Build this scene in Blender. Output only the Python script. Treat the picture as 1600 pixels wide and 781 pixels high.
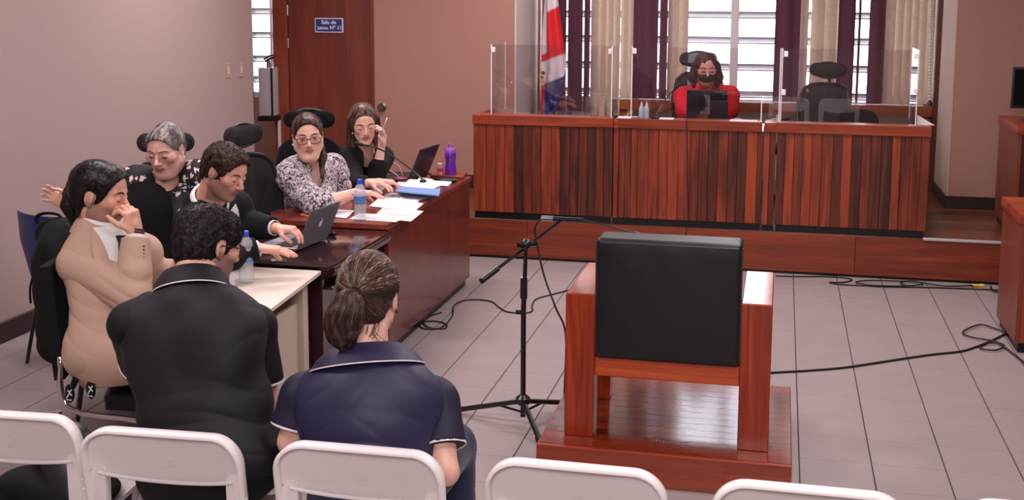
import bpy, bmesh, math, random
import numpy as np
from mathutils import Vector, Matrix, Quaternion
import openvdb
random.seed(7); np.random.seed(7)
for o in list(bpy.data.objects): bpy.data.objects.remove(o)
SC = bpy.context.scene
COL = SC.collection
# ------------------------------------------------------------------ camera, world, lights, exposure
F_PX, PP_Y = 1846.157, 249.502
CAM = Vector((-0.131, -7.865, 1.963))
CR = Matrix(((0.9749055, 0.2225747, 0.0044417), (0.0347578, -0.1324756, -0.9905767), (-0.2198889, 0.9658730, -0.1368874)))  # rows: right, down, forward
cam_d = bpy.data.cameras.new('camera'); cam = bpy.data.objects.new('camera', cam_d); COL.objects.link(cam)
cam_d.sensor_width = 36; cam_d.lens = F_PX / 1600 * 36; cam_d.shift_y = -(390.5 - PP_Y) / 1600; cam_d.clip_start = .05
rt, dn, fw = CR[0].normalized(), CR[1].normalized(), CR[2].normalized()
cam.matrix_world = Matrix(((rt.x, -dn.x, -fw.x, CAM.x), (rt.y, -dn.y, -fw.y, CAM.y), (rt.z, -dn.z, -fw.z, CAM.z), (0, 0, 0, 1)))
SC.camera = cam
SC.view_settings.view_transform = 'Standard'; SC.view_settings.look = 'None'
SC.view_settings.gamma = 1; SC.view_settings.use_curve_mapping = False
SC.view_settings.exposure = -0.08
w = bpy.data.worlds.new('daylight'); SC.world = w; w.use_nodes = True
bg = w.node_tree.nodes['Background']; bg.inputs[0].default_value = (.90, .94, 1, 1); bg.inputs[1].default_value = 7.0
def area(name, loc, rot, sx, sy, power, col=(1, 1, 1)):
    l = bpy.data.lights.new(name, 'AREA'); l.shape = 'RECTANGLE'; l.size = sx; l.size_y = sy; l.energy = power; l.color = col
    o = bpy.data.objects.new(name, l); COL.objects.link(o); o.location = loc; o.rotation_euler = rot; return o
WARM = (1, .895, .91)
# the fluorescent ceiling fittings of the room (above the frame) and the photographer's soft flash off the ceiling behind the camera
for i, (x, y, p) in enumerate([(-2.9, -5.6, 42), (0.3, -5.6, 42), (-2.9, -3.0, 48), (0.3, -3.0, 50), (-3.0, -.4, 66), (0.1, -.4, 62), (-1.6, 1.3, 30)]):
    area('ceiling_lamp_light', (x, y, 3.06), (0, 0, 0), 1.25, .62, p, WARM)
area('passage_fill_light', (-5.3, 2.3, 3.06), (0, 0, 0), .6, .6, 16, WARM)  # unseen fill added to brighten the dark passage, no known fitting
area('bounced_flash', (-.3, -8.4, 2.9), (math.radians(52), 0, math.radians(12)), 1.6, 1.0, 92, (1, .92, .92))

def ray(u, v):
    return rt * ((u - 800) / F_PX) + dn * ((v - PP_Y) / F_PX) + fw
def at(u, v, y):          # point of the plane Y=y
    d = ray(u, v); return CAM + d * ((y - CAM.y) / d.y)
def atz(u, v, z):         # point of the plane Z=z
    d = ray(u, v); return CAM + d * ((z - CAM.z) / d.z)
def atx(u, v, x):
    d = ray(u, v); return CAM + d * ((x - CAM.x) / d.x)
def atd(u, v, d):         # point at depth d along the view direction
    return CAM + ray(u, v) * d

# ------------------------------------------------------------------ materials
def s2l(c):
    return tuple((x / 255 / 12.92 if x <= 10.3 else ((x / 255 + .055) / 1.055) ** 2.4) for x in c)
def C4(c): return (*s2l(c), 1)
MATS = {}
class NT:
    def __init__(s, m): s.t = m.node_tree; s.n = s.t.nodes; s.b = s.n['Principled BSDF']
    def add(s, k, **kw):
        n = s.n.new(k)
        for a, v in kw.items():
            if a.startswith('i_'):
                key = a[2:]; key = int(key) if key.isdigit() else key.replace('_', ' ')
                n.inputs[key].default_value = v
            else: setattr(n, a, v)
        return n
    def ln(s, a, b): s.t.links.new(a, b)
    def ramp(s, fac, stops):
        r = s.add('ShaderNodeValToRGB'); e = r.color_ramp.elements
        while len(e) < len(stops): e.new(.5)
        for k, (p, c) in enumerate(stops): e[k].position = p; e[k].color = c
        s.ln(fac, r.inputs[0]); return r.outputs[0]
    def coords(s, scale, obj=True, rnd=True):
        tc = s.add('ShaderNodeTexCoord'); mp = s.add('ShaderNodeMapping'); mp.inputs['Scale'].default_value = scale
        s.ln(tc.outputs['Object'], mp.inputs[0])
        if rnd:
            oi = s.add('ShaderNodeObjectInfo'); mu = s.add('ShaderNodeMath', operation='MULTIPLY'); mu.inputs[1].default_value = 37.
            s.ln(oi.outputs['Random'], mu.inputs[0]); cb = s.add('ShaderNodeCombineXYZ')
            for k in range(3): s.ln(mu.outputs[0], cb.inputs[k])
            s.ln(cb.outputs[0], mp.inputs['Location'])
        return mp.outputs[0]
    def bump(s, h, strength=.2, dist=.01):
        b = s.add('ShaderNodeBump'); b.inputs['Strength'].default_value = strength; b.inputs['Distance'].default_value = dist
        s.ln(h, b.inputs['Height']); s.ln(b.outputs[0], s.b.inputs['Normal'])
def mat(name, col, rough=.5, metal=0, spec=.5, noise=0, nscale=60, bump=0, coat=0, trans=0, ior=1.45, emit=0, sheen=0):
    if name in MATS: return MATS[name]
    m = bpy.data.materials.new(name); m.use_nodes = True; t = NT(m); b = t.b
    b.inputs['Base Color'].default_value = C4(col); b.inputs['Roughness'].default_value = rough; b.inputs['Metallic'].default_value = metal
    b.inputs['Specular IOR Level'].default_value = spec; b.inputs['Coat Weight'].default_value = coat; b.inputs['Coat Roughness'].default_value = .08
    b.inputs['Transmission Weight'].default_value = trans; b.inputs['IOR'].default_value = ior; b.inputs['Sheen Weight'].default_value = sheen
    if emit: b.inputs['Emission Color'].default_value = C4(col); b.inputs['Emission Strength'].default_value = emit
    if noise or bump:
        n = t.add('ShaderNodeTexNoise', i_Scale=nscale, i_Detail=4.0); t.ln(t.coords((1, 1, 1)), n.inputs['Vector'])
        if noise:
            a = C4([max(0, x * (1 - noise)) for x in col]); c = C4([min(255, x * (1 + noise)) for x in col])
            t.ln(t.ramp(n.outputs[0], [(.3, a), (.7, c)]), b.inputs['Base Color'])
        if bump: t.bump(n.outputs[0], bump, .004)
    MATS[name] = m; return m
def wood(name, dark, light, axis=2, rough=.32, coat=.25, scale=14, var=.35, bump=.06, figure=1.0):
    if name in MATS: return MATS[name]
    m = bpy.data.materials.new(name); m.use_nodes = True; t = NT(m); b = t.b
    sc = [scale] * 3; sc[axis] = scale * .07
    v = t.coords(tuple(sc)); n = t.add('ShaderNodeTexNoise', i_Scale=1.6, i_Detail=5.0, i_Roughness=.55, i_Distortion=figure); t.ln(v, n.inputs['Vector'])
    sc2 = [scale * 9] * 3; sc2[axis] = scale * .35
    v2 = t.coords(tuple(sc2)); n2 = t.add('ShaderNodeTexNoise', i_Scale=1.0, i_Detail=3.0); t.ln(v2, n2.inputs['Vector'])
    ad = t.add('ShaderNodeMath', operation='MULTIPLY_ADD'); ad.inputs[1].default_value = .35; t.ln(n2.outputs[0], ad.inputs[0]); t.ln(n.outputs[0], ad.inputs[2])
    oi = t.add('ShaderNodeObjectInfo'); mr = t.add('ShaderNodeMapRange'); mr.inputs[3].default_value = -var / 2 - .17; mr.inputs[4].default_value = var / 2 - .17
    t.ln(oi.outputs['Random'], mr.inputs[0]); a2 = t.add('ShaderNodeMath', operation='ADD'); t.ln(ad.outputs[0], a2.inputs[0]); t.ln(mr.outputs[0], a2.inputs[1])
    mid = tuple((a + c) / 2 for a, c in zip(dark, light))
    t.ln(t.ramp(a2.outputs[0], [(.25, C4(dark)), (.5, C4(mid)), (.78, C4(light))]), b.inputs['Base Color'])
    b.inputs['Roughness'].default_value = rough; b.inputs['Coat Weight'].default_value = coat; b.inputs['Coat Roughness'].default_value = .12
    if bump: t.bump(n2.outputs[0], bump, .003)
    MATS[name] = m; return m

# ------------------------------------------------------------------ mesh building
def rot_to(d):
    d = Vector(d).normalized(); return Vector((0, 0, 1)).rotation_difference(d).to_matrix()
class MB:
    def __init__(s): s.v = []; s.f = []; s.mi = []; s.cur = 0
    def add(s, vs, fs):
        o = len(s.v); s.v += [tuple(p) for p in vs]; s.f += [tuple(i + o for i in f) for f in fs]; s.mi += [s.cur] * len(fs); return s
    def box(s, x0, x1, y0, y1, z0, z1, bev=0, M=None):
        bm = bmesh.new(); bmesh.ops.create_cube(bm, size=1)
        for q in bm.verts: q.co = Vector(((x0 + x1) / 2 + q.co.x * (x1 - x0), (y0 + y1) / 2 + q.co.y * (y1 - y0), (z0 + z1) / 2 + q.co.z * (z1 - z0)))
        if bev: bmesh.ops.bevel(bm, geom=bm.edges[:] , offset=min(bev, .49 * min(x1 - x0, y1 - y0, z1 - z0)), segments=2 if bev > .004 else 1, affect='EDGES', profile=.7)
        return s.frombm(bm, M)
    def frombm(s, bm, M=None):
        if M is not None: bm.transform(M)
        bm.verts.index_update(); s.add([q.co[:] for q in bm.verts], [[q.index for q in f.verts] for f in bm.faces]); bm.free(); return s
    def prism(s, poly, axis, a, b, bev=0, M=None):      # poly: 2D outline; extruded along axis from a to b
        bm = bmesh.new()
        def P(p, t):
            return {0: (t, p[0], p[1]), 1: (p[0], t, p[1]), 2: (p[0], p[1], t)}[axis]
        v0 = [bm.verts.new(P(p, a)) for p in poly]; v1 = [bm.verts.new(P(p, b)) for p in poly]; n = len(poly)
        bm.faces.new(v0[::-1]); bm.faces.new(v1)
        for i in range(n): bm.faces.new((v0[i], v0[(i + 1) % n], v1[(i + 1) % n], v1[i]))
        bmesh.ops.recalc_face_normals(bm, faces=bm.faces[:])
        if bev:
            es = [e for f in bm.faces[:2] for e in f.edges] if False else bm.edges[:]
            bmesh.ops.bevel(bm, geom=es, offset=bev, segments=2, affect='EDGES', profile=.7)
        return s.frombm(bm, M)
    def tube(s, pts, r, n=8, cap=True, flat=1.0, up=None):
        pts = [Vector(p) for p in pts]; m = len(pts); rs = [r] * m if not hasattr(r, '__len__') else list(r)
        t0 = (pts[1] - pts[0]).normalized(); a = Vector(up) if up is not None else (Vector((0, 0, 1)) if abs(t0.z) < .9 else Vector((1, 0, 0)))
        u = (a - t0 * a.dot(t0)).normalized(); o = len(s.v); vs = []
        for i in range(m):
            t = (pts[min(i + 1, m - 1)] - pts[max(i - 1, 0)]).normalized()
            u = (u - t * u.dot(t)).normalized(); w_ = t.cross(u)
            for k in range(n):
                an = 2 * math.pi * k / n; vs.append(pts[i] + (u * math.cos(an) * flat + w_ * math.sin(an)) * rs[i])
        fs = [(i * n + k, i * n + (k + 1) % n, (i + 1) * n + (k + 1) % n, (i + 1) * n + k) for i in range(m - 1) for k in range(n)]
        if cap: fs += [tuple(range(n))[::-1], tuple((m - 1) * n + k for k in range(n))]
        return s.add(vs, fs)
    def lathe(s, prof, n=24, M=None, c=(0, 0, 0)):       # prof: (r, z) list, bottom to top
        c = Vector(c); vs = []; m = len(prof)
        for r, z in prof:
            for k in range(n):
                an = 2 * math.pi * k / n; p = Vector((max(r, 1e-4) * math.cos(an), max(r, 1e-4) * math.sin(an), z)); vs.append((M @ p if M is not None else p) + c)
        fs = [(i * n + k, i * n + (k + 1) % n, (i + 1) * n + (k + 1) % n, (i + 1) * n + k) for i in range(m - 1) for k in range(n)]
        fs += [tuple(range(n))[::-1], tuple((m - 1) * n + k for k in range(n))]
        return s.add(vs, fs)
    def ell(s, c, r, n=16, M=None):
        prof = [(math.sin(math.pi * i / (n // 2)), -math.cos(math.pi * i / (n // 2))) for i in range(n // 2 + 1)]
        o = len(s.v); s.lathe(prof, n)
        for i in range(o, len(s.v)):
            p = Vector(s.v[i]); p = Vector((p.x * r[0], p.y * r[1], p.z * r[2])); p = M @ p if M is not None else p; s.v[i] = tuple(p + Vector(c))
        return s
    def grid(s, fn, nu, nv, closed_u=False):              # fn(i/nu, j/nv)
        vs = [fn(i / nu, j / nv) for i in range(nu + (0 if closed_u else 1)) for j in range(nv + 1)]
        N = nv + 1; K = nu if closed_u else nu + 1
        fs = [(i * N + j, ((i + 1) % K) * N + j, ((i + 1) % K) * N + j + 1, i * N + j + 1) for i in range(nu) for j in range(nv)]
        return s.add(vs, fs)
    def sheet(s, fn, nu, nv, t):                          # closed slab of thickness t along the sheet's normal
        G = [[Vector(fn(i / nu, j / nv)) for j in range(nv + 1)] for i in range(nu + 1)]
        top = []; bot = []
        for i in range(nu + 1):
            for j in range(nv + 1):
                a = G[min(i + 1, nu)][j] - G[max(i - 1, 0)][j]; b = G[i][min(j + 1, nv)] - G[i][max(j - 1, 0)]
                nn = a.cross(b); nn = nn.normalized() if nn.length > 1e-12 else Vector((0, 0, 1))
                top.append(G[i][j] + nn * t / 2); bot.append(G[i][j] - nn * t / 2)
        N = nv + 1; K = len(top); fs = []
        for i in range(nu):
            for j in range(nv):
                a, b, c, d = i * N + j, (i + 1) * N + j, (i + 1) * N + j + 1, i * N + j + 1
                fs += [(a, b, c, d), (d + K, c + K, b + K, a + K)]
        ring = [i * N for i in range(nu + 1)] + [nu * N + j for j in range(1, nv + 1)] + [i * N + nv for i in range(nu - 1, -1, -1)] + [j for j in range(nv - 1, 0, -1)]
        for a, b in zip(ring, ring[1:] + ring[:1]): fs.append((b, a, a + K, b + K))
        return s.add(top + bot, fs)
    def mesh(s, name, off=Vector((0, 0, 0)), smooth=None):
        me = bpy.data.meshes.new(name); me.from_pydata([tuple(Vector(p) - off) for p in s.v], [], s.f)
        if any(s.mi): me.polygons.foreach_set('material_index', s.mi)
        me.validate(); me.update()
        if smooth is not None: shade(me, smooth)
        return me
def shade(me, ang=40):
    me.polygons.foreach_set('use_smooth', [True] * len(me.polygons))
    if ang < 180: me.set_sharp_from_angle(angle=math.radians(ang))
WL = {}
def build(name, mb, material, parent=None, smooth=35, origin=None, label=None):
    off = WL[parent.name] if parent is not None else None
    if off is None:
        if origin is None:
            P = np.array(mb.v); origin = Vector(((P[:, 0].min() + P[:, 0].max()) / 2, (P[:, 1].min() + P[:, 1].max()) / 2, P[:, 2].min()))
        off = Vector(origin)
    me = mb.mesh(name, off, smooth); o = bpy.data.objects.new(name, me); COL.objects.link(o)
    for m in (material if isinstance(material, (list, tuple)) else [material]): me.materials.append(m)
    if parent is not None: o.parent = parent
    else: o.location = off
    WL[o.name] = off
    if label: o['label'] = label
    return o
def thing(name, label, cat, loc=(0, 0, 0), group=None):
    o = bpy.data.objects.new(name, None); COL.objects.link(o); o.location = loc; WL[o.name] = Vector(loc); o.empty_display_size = .1
    return tag(o, label, cat, group)
def tag(o, label, cat, group=None, kind=None):
    o['label'] = label; o['category'] = cat
    if group: o['group'] = group
    if kind: o['kind'] = kind
    return o
def struct(name, mb, m, parent=None, smooth=35, label=None):
    o = build(name, mb, m, parent, smooth, origin=(0, 0, 0) if parent is None else None, label=label)
    if parent is None: o['kind'] = 'structure'
    return o
def kids(o): return [c for c in bpy.data.objects if c.parent == o]
def copy_tree(o, parent=None, loc=None, rz=None, label=None, group=None):
    c = o.copy(); COL.objects.link(c)
    if parent is not None: c.parent = parent
    if loc is not None: c.location = loc
    if rz is not None: c.rotation_euler = (0, 0, rz)
    if label: c['label'] = label
    if group: c['group'] = group
    for ch in kids(o):
        k = copy_tree(ch, c)
    return c
def smoothpath(pts, n=8):
    P = [Vector(p) for p in pts]; out = []
    for i in range(len(P) - 1):
        p0, p1, p2, p3 = P[max(i - 1, 0)], P[i], P[i + 1], P[min(i + 2, len(P) - 1)]
        for k in range(n):
            t = k / n; out.append(.5 * ((2 * p1) + (p2 - p0) * t + (2 * p0 - 5 * p1 + 4 * p2 - p3) * t * t + (3 * p1 - p0 - 3 * p2 + p3) * t ** 3))
    out.append(P[-1]); return out
def rbox(mb, c, ex, ey, ez, bev=0):                        # box from centre and three half-axis vectors
    ex, ey, ez = Vector(ex), Vector(ey), Vector(ez)
    M = Matrix.Translation(Vector(c)) @ Matrix((ex.normalized(), ey.normalized(), ez.normalized())).transposed().to_4x4()
    return mb.box(-ex.length, ex.length, -ey.length, ey.length, -ez.length, ez.length, bev, M)
# ------------------------------------------------------------------ materials of the setting
M_wall = mat('wall_paint_mauve', (164, 142, 139), .85, bump=.25, nscale=260)
M_wallb = mat('wall_paint_tan', (168, 124, 112), .85, bump=.3, nscale=260, noise=.03)
M_white = mat('ceiling_white', (225, 222, 218), .9)
M_base = mat('dark_baseboard', (42, 26, 26), .45)
M_tile = mat('floor_tile', (150, 136, 137), .42, noise=.02, nscale=5)
M_grout = mat('grout', (66, 54, 56), .9)
W_RED = wood('wood_bench_planks', (50, 14, 8), (152, 60, 28), 2, var=.40, scale=9, figure=1.6, coat=.08, rough=.42)
W_BAND = wood('wood_bench_band', (104, 34, 15), (166, 70, 34), 0, var=.1, scale=10, coat=.1, rough=.4)
W_STEP = wood('wood_step', (86, 28, 13), (144, 60, 30), 0, var=.12, scale=9, rough=.42, coat=.08)
W_DOOR = wood('wood_door', (94, 38, 28), (130, 58, 42), 2, var=.05, scale=6, rough=.45, coat=.1)
W_FLOOR = wood('wood_podium_floor', (70, 34, 24), (128, 70, 46), 0, var=.35, scale=9, rough=.35)
W_TRIM = wood('wood_dark_trim', (52, 16, 12), (92, 36, 24), 2, var=.1)
W_LEDGE = wood('wood_ledge', (110, 48, 26), (160, 84, 50), 0, var=.1, rough=.4)
M_black = mat('black_plastic', (22, 20, 22), .42)
M_kick = mat('black_kickboard', (14, 12, 13), .35)
M_alu = mat('window_frame_white', (222, 215, 215), .4)
M_metal = mat('brushed_metal', (170, 170, 172), .3, metal=1)
M_chrome = mat('chrome', (215, 215, 218), .12, metal=1)
def thin_glass(name, tint, ior=1.5, rough=.0, extra=0.0):
    m = bpy.data.materials.new(name); m.use_nodes = True; t = m.node_tree; n = t.nodes; n.clear()
    out = n.new('ShaderNodeOutputMaterial'); mx = n.new('ShaderNodeMixShader'); tr = n.new('ShaderNodeBsdfTransparent'); gl = n.new('ShaderNodeBsdfGlossy'); fr = n.new('ShaderNodeLayerWeight')
    tr.inputs[0].default_value = (*tint, 1); gl.inputs['Roughness'].default_value = rough; fr.inputs[0].default_value = .5; pw = n.new('ShaderNodeMath'); pw.operation = 'POWER'; pw.inputs[1].default_value = 4.0; t.links.new(fr.outputs['Facing'], pw.inputs[0])
    ad = n.new('ShaderNodeMath'); ad.operation = 'MULTIPLY_ADD'; ad.inputs[1].default_value = .8; ad.inputs[2].default_value = .045 + extra; ad.use_clamp = True; t.links.new(pw.outputs[0], ad.inputs[0])
    t.links.new(ad.outputs[0], mx.inputs[0]); t.links.new(tr.outputs[0], mx.inputs[1]); t.links.new(gl.outputs[0], mx.inputs[2]); t.links.new(mx.outputs[0], out.inputs[0])
    return m
M_glass = thin_glass('window_glass', (.95, .96, .96)); M_acryl = thin_glass('acrylic_sheet', (.93, .9, .92), 1.49, 0, .03)
M_aedge = mat('acrylic_edge', (225, 222, 226), .25, spec=.8)

XL, YB, ZC = -4.40, 2.0, 3.12
PZ0 = .29
TX, TY = .30, .2841
# ---- floor with its tiles
fl = struct('floor', MB().box(-7, 4.6, -9.3, 3.6, -.12, -.004), M_grout)
tile_mb = MB().box(.0028, TX - .0028, .0012, TY - .0012, -.01, 0, .0008)
tile_me = tile_mb.mesh('tile', smooth=None); tile_me.materials.append(M_tile)
cand = []
for i in range(-15, 15):
    for j in range(-30, 3):
        x0, y0 = i * TX, j * TY
        if x0 < XL - .2 or y0 > .66: continue
        c = Vector((x0 + TX / 2, y0 + TY / 2, 0)) - CAM; d = c.dot(fw)
        vis = False
        if d > .3:
            u = 800 + F_PX * c.dot(rt) / d; v = PP_Y + F_PX * c.dot(dn) / d
            vis = -40 < u < 1640 and 380 < v < 830 and not (-2.9 < x0 < -2.25 and y0 > -3.3) and not (-1.0 < x0 < -.3 and -3.2 < y0 < -2.4)
            vis = vis and not (x0 < -2.3 and y0 > -1.6)
        cand.append((0 if vis else 1, d if d > 0 else 99, x0, y0))
cand.sort()
rest = MB()
for k, (nv, d, x0, y0) in enumerate(cand):
    if k < 300 and not nv:
        o = bpy.data.objects.new('tile', tile_me); COL.objects.link(o); o.location = (x0, y0, 0); o.parent = fl
    else: rest.add([(a + x0, b + y0, c) for a, b, c in [(.0028, .0012, -.01), (TX - .0028, .0012, -.01), (TX - .0028, TY - .0012, -.01), (.0028, TY - .0012, -.01), (.0028, .0012, 0), (TX - .0028, .0012, 0), (TX - .0028, TY - .0012, 0), (.0028, TY - .0012, 0)]],
                   [(4, 5, 6, 7), (0, 1, 5, 4), (1, 2, 6, 5), (2, 3, 7, 6), (3, 0, 4, 7)])
r = build('floor_tiles', rest, M_tile, fl, None); r['kind'] = 'stuff'
# passage floor beyond the left wall's corner
build('passage_paving', MB().box(-6.6, -2.5, .72, 3.3, -.01, 0), M_tile, fl, None)

# ---- walls
struct('ceiling', MB().box(-7, 4.8, -9.4, 3.6, ZC, ZC + .15), M_white)
struct('wall_left', MB().box(XL - .15, XL, -9.3, 1.2, 0, ZC), M_wall)
wb = struct('wall_back', MB().box(-3.62, -2.36, YB, 3.16, 0, ZC).box(-4.58, -3.62, YB + .02, YB + .14, 2.14, ZC), M_wallb)
struct('wall_passage', MB().box(-6.7, -5.44, 3.3, 3.42, 0, ZC).box(-5.0, -3.3, 3.3, 3.42, 0, ZC).box(-5.44, -5.0, 3.3, 3.42, 0, .93).box(-5.44, -5.0, 3.3, 3.42, 2.5, ZC), M_wallb)
struct('wall_passage_end', MB().box(-6.7, -6.6, 1.2, 3.3, 0, ZC).box(-6.6, XL - .15, 1.06, 1.2, 0, ZC), M_wallb)
struct('wall_right_pier', MB().box(1.20, 4.6, YB, 3.16, 0, ZC), M_wallb)
struct('wall_right', MB().box(4.6, 4.75, -9.3, YB, 0, ZC), M_wall)
struct('wall_rear', MB().box(-4.55, 4.75, -9.4, -9.25, 0, ZC), M_wall)
WX0, WX1, WY = -2.36, 1.20, 3.16
M_rev = mat('reveal_window_lit', (206, 188, 184), .8)  # thin panels whose lighter colour paints in window light on the reveals
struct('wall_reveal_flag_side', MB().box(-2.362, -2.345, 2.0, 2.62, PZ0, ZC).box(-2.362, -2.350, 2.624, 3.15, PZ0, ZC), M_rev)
struct('wall_reveal_pier_side', MB().box(1.188, 1.202, 2.0, 2.81, PZ0, ZC), mat('reveal_window_lit_warm', (190, 162, 150), .8))  # paler than the wall: window light put into this panel's colour
struct('wall_window', MB().box(WX0 - .3, WX1 + .3, WY, WY + .15, 0, .985).box(WX0 - .3, WX1 + .3, WY, WY + .15, 2.75, ZC).box(WX0 - .3, WX0 + .02, WY, WY + .15, .9, 2.8).box(1.16, WX1 + .3, WY, WY + .15, .9, 2.8),
       mat('window_wall_cream', (176, 160, 140), .85))
struct('baseboard_left', MB().box(XL, XL + .018, -9.25, 1.2, 0, .12, .004), M_base)
struct('baseboard_back', MB().box(-3.62, -2.36, YB - .018, YB, 0, .42, .004), M_base)
struct('baseboard_passage', MB().box(-6.6, -4.4, 3.282, 3.3, 0, .13, .004), M_base)
struct('baseboard_pier', MB().box(1.184, 4.6, YB - .018, YB, .3, .40, .004).box(1.172, 1.19, YB - .018, 2.8, .3, .40, .004), M_base)
struct('trim_1', MB().box(1.15, 1.198, 2.82, 2.9, .3, ZC, .004), W_TRIM)

# ---- window_1 : wide louvre window behind the judges
def window(name, x0, x1, z0, z1, y, mull, bars, barh=.045, fw_=.045):
    f = MB().box(x0, x1, y - .02, y + .05, z0, z0 + fw_).box(x0, x1, y - .02, y + .05, z1 - fw_, z1).box(x0, x0 + fw_, y - .02, y + .05, z0, z1).box(x1 - fw_, x1, y - .02, y + .05, z0, z1)
    wn = struct(name, f, M_alu)
    for a, b in mull: build('mullion', MB().box(a, b, y - .03, y + .05, z0, z1, .004), M_alu, wn)
    xs = [x0 + fw_] + [q for a, b in mull for q in (a, b)] + [x1 - fw_]
    for a, b in zip(xs[::2], xs[1::2]):
        for z in bars:
            M = Matrix.Translation(((a + b) / 2, y + .02, z)) @ Matrix.Rotation(math.radians(-28), 4, 'X')
            build('louvre_blade', MB().box(-(b - a) / 2, (b - a) / 2, -.038, .038, -.010, .010, 0, M), mat('louvre_grey', (150, 140, 150), .35), wn)
            build('louvre_bar', MB().box(a, b, y + .0, y + .012, z - .040, z - .026), mat('louvre_rail', (190, 180, 190), .4), wn)
        build('pane', MB().box(a, b, y + .03, y + .034, z0 + fw_, z1 - fw_), M_glass, wn)
    return wn
window('window_1', -2.34, 1.16, .985, 2.75, 3.20, [(-1.5, -1.44), (-.60, -.525), (.30, .36)], [1.085, 1.335, 1.58, 1.81, 2.05, 2.29, 2.53])
window('window_2', -5.44, -5.0, .93, 2.5, 3.33, [(-5.19, -5.165)], [1.12, 1.33, 1.57, 1.81, 2.05, 2.29], .04, .055)

# ---- door
dr = struct('door_1', MB().box(-4.43, -3.655, YB + .02, YB + .06, .0, 2.08, .003), W_DOOR)
for a, b in ((8, 24), (60, 75)):
    p, q = at(451, a, YB), at(451, b, YB)
    build('hinge', MB().tube([(-4.432, YB + .012, q.z), (-4.432, YB + .012, p.z)], .008, 8), M_metal, dr)
struct('trim_2', MB().box(-4.57, -4.435, YB - .012, YB + .12, 0, 2.14, .004), wood('wood_door_frame', (110, 44, 30), (150, 70, 50), 2, var=.05, scale=6, rough=.45))
struct('trim_3', MB().box(-3.655, -3.62, YB - .012, YB + .12, 0, 2.14, .004).box(-4.435, -3.655, YB - .012, YB + .12, 2.085, 2.14, .004), W_DOOR)
def text(name, s_, size, loc, mat_, parent, rotm, depth=.0015, font=None, bold=0, spacing=1.0):
    c = bpy.data.curves.new(name, 'FONT'); c.body = s_; c.size = size; c.extrude = depth; c.align_x = 'CENTER'; c.align_y = 'CENTER'; c.offset = bold; c.resolution_u = 3; c.space_line = spacing
    o = bpy.data.objects.new(name + '_curve', c); COL.objects.link(o); dg = bpy.context.evaluated_depsgraph_get(); me = bpy.data.meshes.new_from_object(o.evaluated_get(dg))
    bpy.data.objects.remove(o); me.transform(Matrix.Translation(Vector(loc) - WL[parent.name]) @ rotm.to_4x4()); me.materials.clear(); me.materials.append(mat_)
    t = bpy.data.objects.new(name, me); COL.objects.link(t); t.parent = parent; WL[t.name] = WL[parent.name]; return t
FRONT = Matrix.Rotation(math.pi / 2, 3, 'X')          # lettering that faces -Y
M_signw = mat('sign_white', (225, 225, 232), .4); M_signb = mat('sign_blue', (48, 62, 128), .4)
a, b = at(492, 28, YB + .01), at(536, 51, YB + .01)
sg = build('door_sign', MB().box(a.x, b.x, YB + .008, YB + .02, b.z, a.z), M_signw, dr, label='small blue and white plate reading Sala de Juicios Nº 11')
build('sign_panel', MB().box(a.x + .008, b.x - .008, YB + .006, YB + .009, b.z + .008, a.z - .008), M_signb, sg)
cx, cz = (a.x + b.x) / 2, (a.z + b.z) / 2
text('sign_lettering', 'Sala de', .050, (cx, YB + .005, cz + .026), M_signw, sg, FRONT, .001, bold=.0008)
text('sign_lettering', 'Juicios', .038, (cx - .056, YB + .005, cz - .024), M_signw, sg, FRONT, .001, bold=.0008)
text('sign_lettering', 'Nº 11', .047, (cx + .066, YB + .005, cz - .022), M_signw, sg, FRONT, .001, bold=.001)

# ---- podium
PZ, PY = .302, .655
pod = struct('floor_podium', MB().box(-3.4, 4.6, PY + .02, 3.16, 0, PZ - .008), M_kick)
for a, b in ((-3.4, -1.95), (-1.95, .42), (.42, 1.9), (1.9, 4.6)):
    build('riser_board', MB().box(a + .001, b - .001, PY, PY + .02, .02, PZ - .004, .002), W_STEP, pod)
yy = PY
for k in range(26):
    y1 = yy + .095
    build('floor_plank', MB().box(-3.4, 4.6, yy + .0007, y1 - .0007, PZ - .012, PZ, .001), W_FLOOR, pod); yy = y1
build('nosing', MB().box(.87, 4.6, PY - .008, PY + .03, PZ - .012, PZ + .006, .004), mat('nosing_alu', (190, 180, 180), .35, metal=.3), pod)

# ---- small fittings on the walls
for (u, v) in ((356, 110), (376, 109)):
    p = atx(u, v, XL)
    o = build('wall_switch', MB().box(XL, XL + .008, p.y - .034, p.y + .034, p.z - .058, p.z + .058, .003), mat('switch_cream', (172, 150, 132), .5))
    build('rocker', MB().box(XL + .006, XL + .013, p.y - .012, p.y + .012, p.z - .028, p.z + .028, .002), mat('switch_rocker', (196, 176, 158), .5), o)
    tag(o, 'cream switch plate on the wall nearer to the corner' if u > 370 else 'cream switch plate on the wall farther from the corner', 'switch', 'switch plates on the plain wall')
p = at(598, 167, YB)
o = build('door_stop', MB().lathe([(.034, 0), (.036, .006), (.022, .012), (.018, .03), (.030, .036), (.034, .05), (.028, .062), (0, .064)], 20, Matrix.Rotation(math.pi / 2, 3, 'X'), (p.x, YB, p.z)), mat('dull_steel', (120, 112, 112), .35, metal=1))
tag(o, 'round steel knob on the tan wall beside the wooden door', 'knob')
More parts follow.
